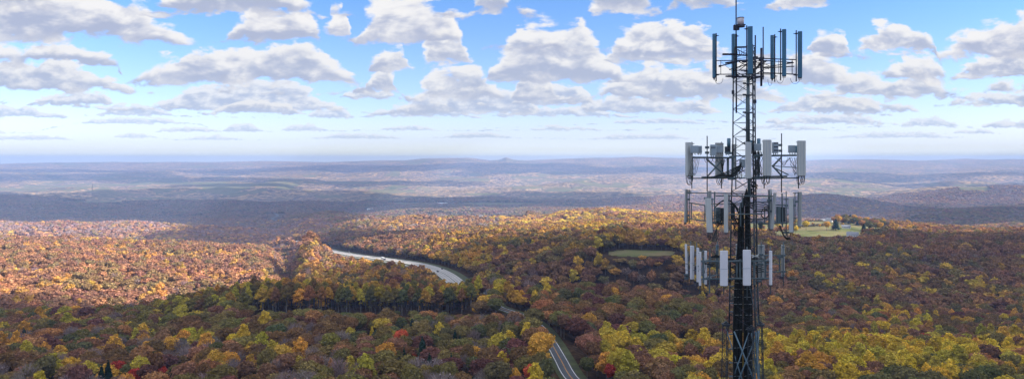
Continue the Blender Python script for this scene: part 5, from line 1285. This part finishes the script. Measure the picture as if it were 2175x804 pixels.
for (px, d, w, l, lab) in ((940, 4650, 22, 75, 'long white poultry shed on the far green field'), (792, 4700, 20, 75, 'white shed on the far field left of the long one'), (235, 2560, 11, 20, 'white building at the left of the village behind the lit ridge'), (249, 2580, 10, 14, 'grey-white building in the middle of the village behind the lit ridge'), (261, 2600, 11, 15, 'white building at the right of the village behind the lit ridge'), (110, 2560, 8, 12, 'lone white building on the far-left ridge'), (1092, 3000, 14, 18, 'white farm building at the right end of the ridge fields')):
    house('barn', px, 0, d, w, l, 7, 88, 'wallwhite', 'wallwhite', lab, 'barn', windows=False, z=ground(px, d) + (6 if d < 3300 else 2))
# golden grove behind the red barn
for k in range(16):
    px = 846 + k * 3.7; d = 2520 + (k * 37 % 50); x = (px - CX) / F * d; g = ground(px, d)
    put_tree('broad1', k % 4, (x, d, g), 1.55, 1.0, k, np.array(PAL['gold']) * ALB * (1.0 + .1 * (k % 3)), 'golden orange tree in the dense grove between the red barns', 'trees of the golden grove')

def vehicle(name, pt, ang, L_, Wd, Hh, mat, label, cat, trailer=False):
    root = empty(name, pt); root.rotation_euler = (0, 0, ang); tag(root, label, cat)
    hw = Wd / 2
    def prof(pts, y0, y1, nm, mt, par=None):
        n_ = len(pts); vs = [(p[0], y0, p[1]) for p in pts] + [(p[0], y1, p[1]) for p in pts]
        b = MB(); b.add(vs, [tuple(range(n_ - 1, -1, -1)), tuple(range(n_, 2 * n_))] + [(i, (i + 1) % n_, n_ + (i + 1) % n_, n_ + i) for i in range(n_)]); return b.build(nm, M[mt], par or root)
    if trailer:
        prof([(-L_ / 2, 1.0), (L_ / 2 - 3.2, 1.0), (L_ / 2 - 3.2, Hh), (-L_ / 2, Hh)], -hw, hw, 'trailer', 'carwhite')
        prof([(L_ / 2 - 2.9, .6), (L_ / 2, .6), (L_ / 2, 1.9), (L_ / 2 - .6, 3.2), (L_ / 2 - 2.9, 3.4)], -hw, hw, 'cab', mat)
        ws = (-L_ / 2 + 1.2, -L_ / 2 + 2.6, L_ / 2 - 3.6, L_ / 2 - .9)
    else:
        prof([(-L_ / 2, .35), (L_ / 2, .35), (L_ / 2, .75), (L_ * .26, .95), (-L_ * .46, 1.0), (-L_ / 2, .9)], -hw, hw, 'body', mat)
        cb_ = prof([(-L_ * .44, 1.0), (L_ * .22, .96), (L_ * .06, Hh), (-L_ * .32, Hh)], -hw * .86, hw * .86, 'cabin', 'glass')
        prof([(-L_ * .33, Hh), (L_ * .07, Hh), (L_ * .06, Hh + .05), (-L_ * .32, Hh + .05)], -hw * .86, hw * .86, 'roof', mat)
        ws = (-L_ * .31, L_ * .31)
    for x in ws:
        for s in (-1, 1):
            b = MB(); b.tube((x, s * (hw - .2), .35), (x, s * (hw + .02), .35), .35, 12); b.build('wheel', M['rubber'], root)
def on_path(P_, px, off, dz):
    pp = CX + P_[:, 0] / P_[:, 1] * F; k = int(np.argmin(np.abs(pp - px))); k = min(max(k, 1), len(P_) - 2)
    t = P_[k + 1, :2] - P_[k - 1, :2]; t = t / np.linalg.norm(t); nrm = np.array((t[1], -t[0])); q = P_[k, :2] + nrm * off
    return Vector((q[0], q[1], P_[k, 2] + dz)), math.atan2(t[1], t[0])
p, a = on_path(HWYP, 824, 9, .92); vehicle('truck', p, a, 17, 2.6, 4.0, 'cardark', 'white truck trailer with a dark cab on the sunlit highway', 'truck', True)
p, a = on_path(HWYP, 925, -9, .92); vehicle('car', p, a, 4.8, 1.9, 1.5, 'cardark', 'dark car on the highway bend, the farther of two', 'car')
p, a = on_path(HWYP, 938, 4, .92); vehicle('car', p, a + math.pi, 5.2, 2.1, 1.9, 'cardark', 'dark car on the highway bend, nearest the trees', 'car')
p, a = on_path(HWYP, 724, -17, .92); vehicle('van', p, a, 6.5, 2.3, 2.6, 'carwhite', 'white van beside the far end of the sunlit highway', 'van')
# pole with a cross-arm where the road bends, and the far radio mast
def pole(name, px, d, h, label, cat, arm=True, mat='wood', r=.17, dz=0):
    g = ground(px, d); root = empty(name, ((px - CX) / F * d, d, g)); tag(root, label, cat)
    b = MB(); b.tube((0, 0, -1), (0, 0, h), r, 8, r * .65); b.build('pole', M[mat], root)
    if arm:
        b = MB(); b.box((0, 0, h - .8), 2.4, .12, .14); c = b.build('crossarm', M[mat], root)
        for x in (-1.05, 0, 1.05): b = MB(); b.tube((x, 0, h - .72), (x, 0, h - .42), .07, 6); b.build('insulator', M['wallwhite'], c)
pole('utility_pole', 1074.5, 536, 13.5, 'grey utility pole with a cross-arm beside the bend of the road', 'utility pole')
pole('utility_pole', 1666, 408, 15, 'utility pole at the roadside gap right of the tower', 'utility pole')
pole('radio_mast', 196, 6600, 100, 'thin radio mast standing far off above the shaded ridge at the left', 'radio mast', False, 'darksteel', 2.2)
# bright scrap of road seen between the crowns on the right
RP = resample([(1690, 735, 421), (1720, 737, 416), (1745, 739, 412), (1765, 742, 407)], 4.0)
for q in RP: q[2] = float(Hgt(np.array([q[0]]), np.array([q[1]]))[0]) + 1.2
o = strip('road', RP, (-3.6, 3.6), M['concrete'], .0); tag(o, kind='structure')

def hedge(px0, px1, d0, d1, h, label):
    a, b = Vector(((px0 - CX) / F * d0, d0, 0)), Vector(((px1 - CX) / F * d1, d1, 0)); L_ = (b - a).length
    root = empty('hedge', (a.x, a.y, ground(px0, d0))); tag(root, label, 'hedge', 'hedges across the meadow'); t = Tree(int(px0))
    n_ = int(L_ / 3.5); tr = MB()
    for k in range(n_):
        p = lerp(a, b, (k + .5) / n_); z = float(Hgt(np.array([p.x]), np.array([p.y]))[0]) - ground(px0, d0); hh = h * t.r.uniform(.55, 1.1); q = (p.x - a.x, p.y - a.y + t.r.uniform(-2, 2), z + hh * .45)
        t.blob(q, (2.3, 2.3, hh * .5), 1, .15, 1); t.leaves(q, (2.6, 2.6, hh * .55), 20, 1.1)
    o_ = bpy.data.objects.new('bushes', t.crown('bushes')); o_['tcol'] = [.16, .13, .09]; link(o_, root)
hedge(1703, 1750, 1430, 1440, 6, 'nearer brown hedge across the mown field')
hedge(1700, 1748, 1640, 1620, 6, 'farther dusty hedge at the top of the mown field')
EXPO = 1.22
# ------------------------------------------------------------------ camera
cam = bpy.data.cameras.new('camera'); co = bpy.data.objects.new('camera', cam); COL.objects.link(co)
co.location = (0, 0, CZ); co.rotation_euler = (R(90), 0, 0)
cam.sensor_width = 36.0; cam.lens = F / 2175 * 36.0
cam.shift_y = -(402 - CY0) / 2175.0
cam.clip_start = .5; cam.clip_end = 90000
SC.camera = co

# ------------------------------------------------------------------ unseen clouds, shaped to shade the ground
def poly_in(px_, py_, poly):
    c = False; j = len(poly) - 1
    for i in range(len(poly)):
        xi, yi = poly[i]; xj, yj = poly[j]
        if (yi > py_) != (yj > py_) and px_ < (xj - xi) * (py_ - yi) / (yj - yi) + xi: c = not c
        j = i
    return c
def g2(px, d):
    d = float(np.interp(d, [0, 7500, 10000, 14000, 20000, 22000, 30000], [0, 7500, 9200, 11500, 14500, 15500, 18500]))
    return ((px - CX) / F * d, d)
CB = MB()
cv, cf = ICO[1]
def cloud(poly, zg, hc, Rr, seed):
    """a flat-bottomed cumulus whose shadow falls on the ground polygon"""
    r = np.random.default_rng(seed); k = (hc - zg) / SUNV.z; ox, oy = SUNV.x * k, SUNV.y * k
    xs = [p[0] for p in poly]; ys = [p[1] for p in poly]; s = Rr * .74
    for x in np.arange(min(xs), max(xs), s):
        for y in np.arange(min(ys), max(ys), s):
            x_, y_ = x + r.uniform(-.3, .3) * s, y + r.uniform(-.3, .3) * s
            if not poly_in(x_, y_, poly): continue
            rr = Rr * r.uniform(.8, 1.15); hz = rr * r.uniform(.5, .9)
            v = cv * (1 + r.normal(0, .09, (len(cv), 1))) * np.array((rr, rr, hz)); v[:, 2] = np.maximum(v[:, 2], -rr * .15)
            CB.add([(x_ + ox + q[0], y_ + oy + q[1], hc + q[2]) for q in v], [tuple(t) for t in cf])
near = [(-900, -500), (-620, 300), g2(0, 640), g2(300, 690), g2(450, 615), g2(600, 588), g2(830, 588), g2(945, 720), g2(1000, 860), g2(1085, 985), g2(1300, 1100), g2(1500, 1110), g2(1700, 1110), g2(1900, 1170), g2(2300, 1180), (1700, 1200), (1900, 200), (1500, -500)]
CLOUDS = [
 (near, 10, 1500, 105, 1),
 ([g2(-200, 3150), g2(200, 3000), g2(420, 3000), g2(560, 2600), g2(625, 2700), g2(640, 3900), g2(700, 4300), g2(1100, 4200), g2(1300, 4600), g2(1280, 6600), g2(900, 6000), g2(700, 7000), g2(200, 6600), g2(-200, 6400)], -190, 2300, 260, 2),
 ([g2(600, 1300), g2(640, 1080), g2(652, 1120), g2(640, 1400)], -60, 1700, 60, 3),
 ([g2(1700, 3300), g2(1900, 3200), g2(1960, 3900), g2(1950, 4300), g2(1720, 4700), g2(1600, 4300)], -150, 1900, 190, 4),
 ([g2(1960, 2300), g2(2400, 2300), g2(2400, 3350), g2(2100, 3500), g2(1960, 3000)], -130, 1700, 150, 5),
 ([g2(700, 8600), g2(1000, 8800), g2(960, 10200), g2(560, 10600), g2(540, 9300)], -190, 3000, 330, 6),
 ([g2(-100, 10200), g2(300, 10600), g2(280, 12500), g2(-100, 12500)], -190, 3600, 420, 7),
 ([g2(560, 15500), g2(900, 14500), g2(1150, 15500), g2(1150, 18000), g2(600, 18000)], -190, 5200, 600, 8),
 ([g2(1750, 8000), g2(1950, 7600), g2(2000, 9000), g2(1800, 9500)], -150, 2900, 300, 9),
 ([g2(360, 2150), g2(500, 1850), g2(600, 1750), g2(650, 2000), g2(650, 2900), g2(480, 2700)], -120, 1900, 95, 16),  # added to darken the valley behind the left hill
 ([g2(690, 1620), g2(790, 1500), g2(830, 1640), g2(760, 1900), g2(680, 1900)], -80, 1700, 60, 17),  # added to darken the flank beyond the highway
 ([g2(1700, 10500), g2(2250, 10300), g2(2300, 11800), g2(1700, 12000)], -150, 3900, 330, 18),
 ([g2(-100, 14000), g2(500, 13800), g2(480, 15500), g2(-100, 16000)], -150, 4900, 420, 19),
 ([g2(240, 9700), g2(560, 9900), g2(520, 10600), g2(240, 10500)], -190, 3200, 260, 11),
 ([g2(1000, 13500), g2(1480, 13000), g2(1500, 15500), g2(1050, 16000)], -150, 4600, 480, 12),
 ([g2(2000, 6300), g2(2300, 6200), g2(2300, 7400), g2(2050, 7600)], -150, 2500, 240, 14),
 ([g2(350, 7600), g2(620, 7400), g2(640, 8000), g2(380, 8200)], -190, 2700, 200, 15),
]
for c in CLOUDS: cloud(*c)
m, nt, N, L = nmat('cloud_white')
out = N.new('ShaderNodeOutputMaterial'); d1 = N.new('ShaderNodeBsdfDiffuse'); d2 = N.new('ShaderNodeBsdfTranslucent'); mx = N.new('ShaderNodeMixShader')
d1.inputs[0].default_value = d2.inputs[0].default_value = (.85, .87, .9, 1); mx.inputs[0].default_value = .6
L.new(d1.outputs[0], mx.inputs[1]); L.new(d2.outputs[0], mx.inputs[2])
tr = N.new('ShaderNodeBsdfTransparent'); m3 = N.new('ShaderNodeMixShader'); m3.inputs[0].default_value = .46; L.new(mx.outputs[0], m3.inputs[1]); L.new(tr.outputs[0], m3.inputs[2]); L.new(m3.outputs[0], out.inputs[0])
o = CB.build('clouds', m); tag(o, 'unseen cumulus clouds overhead, shaped to shade the ground', 'cloud', None, 'structure')
for p_ in o.data.polygons: p_.use_smooth = True

# ------------------------------------------------------------------ haze
hb = MB(); hb.box((0, 16500, -150), 74000, 37000, 720)
HZ0, HZ1 = -480, 212
hb = MB(); hb.box((0, 7000, (HZ0 + HZ1) / 2), 44000, 23600, HZ1 - HZ0)
m, nt, N, L = nmat('haze')
out = N.new('ShaderNodeOutputMaterial'); pv = N.new('ShaderNodeVolumePrincipled')
pv.inputs['Color'].default_value = (.41, .57, .98, 1); pv.inputs['Density'].default_value = HAZE = 8.6e-5
pv.inputs['Anisotropy'].default_value = 0.0
L.new(pv.outputs[0], out.inputs['Volume'])
o = hb.build('haze', m); tag(o, 'thin bluish air haze over the hills', 'haze', None, 'stuff')

# ------------------------------------------------------------------ sun
s = bpy.data.lights.new('sun', 'SUN'); s.energy = 5.0; s.angle = R(.55); s.color = (1, .92, .80)
so = bpy.data.objects.new('sun', s); COL.objects.link(so); so.rotation_euler = SUNV.to_track_quat('Z', 'Y').to_euler()

# ------------------------------------------------------------------ sky
w = bpy.data.worlds.new('World'); SC.world = w; w.use_nodes = True
nt = w.node_tree; N = nt.nodes; L = nt.links; N.clear()
out = N.new('ShaderNodeOutputWorld'); bg = N.new('ShaderNodeBackground'); L.new(bg.outputs[0], out.inputs[0])
SKY = .13
bg.inputs[1].default_value = SKY
sky = N.new('ShaderNodeTexSky'); sky.sky_type = 'NISHITA'; sky.sun_disc = False; sky.sun_elevation = R(SUN_EL); sky.sun_rotation = R(SUN_AZ)
sky.altitude = 300; sky.air_density = 1.0; sky.dust_density = .4; sky.ozone_density = 2.2
tc = N.new('ShaderNodeTexCoord')
def math_(op, a, b=None, c=None, clamp=False):
    n_ = N.new('ShaderNodeMath'); n_.operation = op; n_.use_clamp = clamp
    for i, v in enumerate((a, b, c)):
        if v is None: continue
        if isinstance(v, (int, float)): n_.inputs[i].default_value = v
        else: L.new(v, n_.inputs[i])
    return n_.outputs[0]
def mixc(f_, a, b):
    n_ = N.new('ShaderNodeMix'); n_.data_type = 'RGBA'
    for v, k in ((f_, 0), (a, 6), (b, 7)):
        if isinstance(v, tuple): n_.inputs[k].default_value = (*v, 1)
        elif isinstance(v, (int, float)): n_.inputs[k].default_value = v
        else: L.new(v, n_.inputs[k])
    return n_.outputs[2]
def smooth(x, a, b, lo=0.0, hi=1.0):
    n_ = N.new('ShaderNodeMapRange'); n_.interpolation_type = 'SMOOTHSTEP'; L.new(x, n_.inputs[0])
    for k, v in ((1, a), (2, b), (3, lo), (4, hi)): n_.inputs[k].default_value = v
    return n_.outputs[0]
sx = N.new('ShaderNodeSeparateXYZ'); L.new(tc.outputs['Generated'], sx.inputs[0])
dy = math_('MAXIMUM', math_('ABSOLUTE', sx.outputs['Y']), .25)
U = math_('DIVIDE', sx.outputs['X'], dy)        # tangent of the bearing
V = math_('DIVIDE', sx.outputs['Z'], dy)        # tangent of the elevation
# cloud banks: (bearing from, to, top, base) in thousandths, rows from near the horizon upwards
def row_px(lst): return [((a - CX) / F, (b - CX) / F, (CY0 - t) / F, (CY0 - s_) / F) for (a, b, t, s_) in lst]
ROWS = [
 row_px([(330, 470, 270, 279), (800, 930, 268, 276), (1290, 1500, 252, 262), (1640, 1760, 268, 276), (2020, 2120, 276, 283)]),
 row_px([(-100, 180, 287, 296), (230, 335, 283, 292), (380, 520, 289, 297), (640, 860, 286, 294), (930, 1100, 283, 292), (1230, 1500, 285, 295), (1750, 2050, 281, 292)]),
 row_px([(-150, 60, 276, 282), (150, 420, 250, 262), (470, 560, 262, 279), (590, 700, 264, 277), (1120, 1280, 268, 276), (1560, 1700, 262, 272), (1900, 2040, 250, 267)]),
 row_px([(-150, 150, 228, 248), (185, 370, 220, 244), (640, 760, 229, 249), (770, 1010, 222, 246), (1040, 1330, 226, 246), (1600, 1900, 243, 262), (2045, 2400, 253, 270)]),
 row_px([(-200, 30, 198, 216), (290, 750, 172, 232), (820, 1185, 190, 240), (1190, 1560, 205, 238), (1610, 1960, 202, 234), (1970, 2450, 198, 224)]),
 row_px([(60, 250, 192, 222), (440, 640, 214, 240), (720, 850, 186, 208), (1090, 1270, 176, 222), (1720, 1880, 206, 240)]),
 row_px([(-200, 295, 126, 190), (778, 850, 148, 192), (868, 1078, 146, 208), (1082, 1196, 158, 214), (1200, 1700, 138, 208), (1700, 2060, 156, 206), (2070, 2450, 160, 196)]),
 row_px([(-200, 255, 100, 134), (258, 785, 90, 174), (786, 882, 104, 146), (868, 1010, 66, 136), (985, 1330, 50, 172), (1500, 1850, 118, 176), (1880, 2030, 122, 168)]),
 row_px([(1276, 1545, 46, 126), (1706, 1810, 66, 112), (1800, 1995, 54, 104), (2015, 2420, 102, 160), (1860, 1890, 118, 140)]),
 row_px([(-260, 388, -28, 82), (478, 692, 18, 84), (686, 745, 16, 74), (738, 988, -20, 90), (1975, 2460, 28, 118)]),
 row_px([(325, 684, -60, 27), (985, 1095, -40, 22), (1225, 1410, -45, 24), (1400, 1570, -50, 12), (1625, 1790, -40, 11), (-300, 130, -90, 12)]),
]
U0, U1 = -1.0, 1.0
def row_ramp(lst):
    """base height and thickness of the bank over the bearing, as a colour ramp"""
    st = []
    lst = sorted(lst)
    prev_end = None
    for (a, b, t, s_) in lst:
        w_ = b - a; th = (t - s_)
        if prev_end is not None and a <= prev_end + .002: a = prev_end + .003
        st += [(a, s_, 0.0), (a + w_ * .22, s_, th * .92), (b - w_ * .2, s_, th), (b, s_, 0.0)]
        prev_end = b
    # between the banks the thickness is negative: no cloud
    out_ = [(U0, st[0][1], -.3)]
    for i, (p, bs, th) in enumerate(st): out_.append((p, bs, th))
    return out_
mu_ = N.new('ShaderNodeVectorMath'); mu_.operation = 'MULTIPLY'; L.new(sky.outputs[0], mu_.inputs[0]); L.new(mixc(smooth(math_('ADD', V, 0), .02, .30), (.58, .58, .82), mixc(smooth(math_('ADD', V, 0), .27, .5), (.36, .52, .72), (1.0, 1.0, 1.0))), mu_.inputs[1])  # sky kept at full strength overhead, out of view, to raise the fill
final_col = mixc(smooth(math_('ADD', V, 0), -.01, .085, .8, 0.0), mu_.outputs[0], tuple(x / SKY / (2 ** EXPO) for x in (.84, .95, 1.02)))
uf = math_('MULTIPLY_ADD', U, 1 / (U1 - U0), -U0 / (U1 - U0))
hz = smooth(V, 0.0, .10, 1.0, 0.0)
K = 1.0 / SKY / (2 ** EXPO)
for ri, lst in enumerate(ROWS):
    ymid = float(np.mean([(t + s_) / 2 for (_, _, t, s_) in lst])); ymid = max(ymid, .03)
    thk = float(np.mean([t - s_ for (_, _, t, s_) in lst]))
    sc_ = 1 / (thk * 1.15 + .008)
    cmb = N.new('ShaderNodeCombineXYZ'); L.new(math_('MULTIPLY', U, sc_ * .62), cmb.inputs[0]); L.new(math_('MULTIPLY', V, sc_ * 1.25), cmb.inputs[1]); cmb.inputs[2].default_value = ri * 3.7
    n0 = N.new('ShaderNodeTexNoise'); n0.inputs['Scale'].default_value = 1.45; n0.inputs['Detail'].default_value = 8; n0.inputs['Roughness'].default_value = .6; n0.inputs['Distortion'].default_value = .25
    L.new(cmb.outputs[0], n0.inputs['Vector'])
    vo = N.new('ShaderNodeTexVoronoi'); vo.feature = 'F1'; vo.voronoi_dimensions = '2D'; vo.inputs['Scale'].default_value = 2.3; vo.inputs['Detail'].default_value = 1; vo.inputs['Roughness'].default_value = .5; vo.normalize = True
    vw = N.new('ShaderNodeVectorMath'); vw.operation = 'MULTIPLY_ADD'; vw.inputs[1].default_value = (.5, .5, .5); L.new(n0.outputs['Color'], vw.inputs[0]); L.new(cmb.outputs[0], vw.inputs[2]); L.new(vw.outputs[0], vo.inputs['Vector'])
    ad = N.new('ShaderNodeVectorMath'); ad.operation = 'ADD'; ad.inputs[1].default_value = (.13, .17, 0); L.new(cmb.outputs[0], ad.inputs[0])
    n1 = N.new('ShaderNodeTexNoise'); n1.inputs['Scale'].default_value = 1.45; n1.inputs['Detail'].default_value = 4.5; n1.inputs['Roughness'].default_value = .56; n1.inputs['Distortion'].default_value = .25
    L.new(ad.outputs[0], n1.inputs['Vector'])
    # ragged ends: the bearing is jittered before the lookup
    uj = math_('MULTIPLY_ADD', math_('SUBTRACT', n1.outputs[0], .5), thk * .8 / (U1 - U0), uf)
    rp = N.new('ShaderNodeValToRGB'); e = rp.color_ramp.elements; rp.color_ramp.interpolation = 'LINEAR'; L.new(uj, rp.inputs[0])
    stops = []
    TH0 = .3
    srt = sorted(lst); pe = None
    for (a, b, t, s_) in srt:
        if pe is not None and a < pe + .004: a = pe + .004
        w_ = b - a; th = t - s_
        if len(lst) <= 5: stops += [(a, s_, -thk * .25), (a + w_ * .10, s_, th * .45), (a + w_ * .30, s_, th * .88), (a + w_ * .58, s_, th), (b - w_ * .16, s_, th * .7), (b, s_, -thk * .25)]
        else: stops += [(a, s_, -thk * .25), (a + w_ * .28, s_, th * .85), (b - w_ * .3, s_, th), (b, s_, -thk * .25)]
        pe = b
    stops = [( -1.0, stops[0][1], -.1)] + stops + [(1.0, stops[-1][1], -.1)]
    stops = [(min(max((p - U0) / (U1 - U0), 0), 1), s_, th) for (p, s_, th) in stops]
    # gap midpoints pushed clearly negative where there is room
    ex = []
    for q0, q1 in zip(stops[:-1], stops[1:]):
        ex.append(q0)
    stops = stops[:32]
    while len(e) < len(stops): e.new(.5)
    for k_, (p, s_, th) in enumerate(stops):
        e[k_].position = p
    for k_, (p, s_, th) in enumerate(stops):
        e[k_].color = ((s_ + .1) * 2, (th + .1) * 3, 0, 1)
    sp = N.new('ShaderNodeSeparateColor'); L.new(rp.outputs[0], sp.inputs[0])
    base = math_('MULTIPLY_ADD', sp.outputs[0], .5, -.1); th_ = math_('MULTIPLY_ADD', sp.outputs[1], 1 / 3.0, -.1)
    rel = math_('SUBTRACT', V, base)                               # height over the base
    up = math_('SUBTRACT', th_, rel)                               # distance below the top
    rel = math_('MULTIPLY_ADD', math_('SUBTRACT', n1.outputs[0], .5), -thk * .9, rel)
    inside = math_('MINIMUM', math_('MULTIPLY', rel, 1.7), up)      # flatter bottom than top
    f_ = math_('DIVIDE', inside, thk)
    dens = math_('MULTIPLY_ADD', math_('SUBTRACT', n0.outputs[0], .5), 2.2, math_('ADD', f_, .42))
    dens = math_('MULTIPLY_ADD', vo.outputs['Distance'], -.75, dens)
    alpha = smooth(dens, -.02, .27)
    t_ = math_('DIVIDE', rel, math_('MAXIMUM', th_, thk * .35))
    lit = math_('MULTIPLY_ADD', math_('SUBTRACT', n0.outputs[0], n1.outputs[0]), 2.6, .50)
    lit = math_('ADD', lit, math_('MULTIPLY_ADD', t_, .75, -.36))
    thin = smooth(dens, .05, .55, .32, 0.0)
    lit = math_('MULTIPLY_ADD', vo.outputs['Distance'], -.75, math_('ADD', math_('ADD', lit, thin), .20))
    lit = smooth(lit, .05, 1.05)
    fade = float(np.interp(ymid, [.03, .12, .2], [.62, .18, .0]))
    bright = tuple(np.array((.97, .95, .94)) * (1 - fade) + np.array((.76, .82, .88)) * fade)
    dark = tuple(np.array((.47, .52, .68)) * (1 - fade) + np.array((.56, .67, .82)) * fade)
    cc = mixc(lit, tuple(x * K for x in dark), tuple(x * K for x in bright))
    a2 = math_('MULTIPLY', alpha, float(np.interp(ymid, [.03, .10], [.62, .97])))
    final_col = mixc(a2, final_col, cc)
final_col = mixc(smooth(math_('ADD', V, 0), .002, .032, .75, 0.0), final_col, tuple(x * K for x in (1.25, 1.27, 1.02)))
# broken cumulus overhead, out of view, made extra bright to lift the fill light
pz = math_('MAXIMUM', sx.outputs['Z'], .12)
cq = N.new('ShaderNodeCombineXYZ'); L.new(math_('DIVIDE', sx.outputs['X'], pz), cq.inputs[0]); L.new(math_('DIVIDE', sx.outputs['Y'], pz), cq.inputs[1])
no_ = N.new('ShaderNodeTexNoise'); no_.inputs['Scale'].default_value = .9; no_.inputs['Detail'].default_value = 5; L.new(cq.outputs[0], no_.inputs['Vector'])
cov = math_('MULTIPLY', smooth(no_.outputs[0], .40, .52), smooth(V, .27, .36))
oc = mixc(smooth(no_.outputs[0], .48, .68), tuple(x * K for x in (1.5, 1.5, 1.55)), tuple(x * K for x in (.9, .95, 1.1)))
final_col = mixc(cov, final_col, oc)
L.new(final_col, bg.inputs[0])
w.cycles.sampling_method = 'MANUAL'; w.cycles.sample_map_resolution = 512

# ------------------------------------------------------------------ render settings
SC.render.engine = 'CYCLES'
SC.view_settings.view_transform = 'Standard'; SC.view_settings.look = 'None'; SC.view_settings.gamma = 1.0; SC.view_settings.use_curve_mapping = False
SC.view_settings.exposure = EXPO
cy = SC.cycles
cy.use_denoising = True; cy.max_bounces = 5; cy.diffuse_bounces = 2; cy.glossy_bounces = 2; cy.transmission_bounces = 3; cy.volume_bounces = 0; cy.transparent_max_bounces = 16
cy.use_adaptive_sampling = True; cy.adaptive_threshold = .012
try: cy.denoiser = 'OPENIMAGEDENOISE'; cy.denoising_input_passes = 'RGB_ALBEDO_NORMAL'
except Exception as ex: print(ex)
cy.sample_clamp_indirect = 5
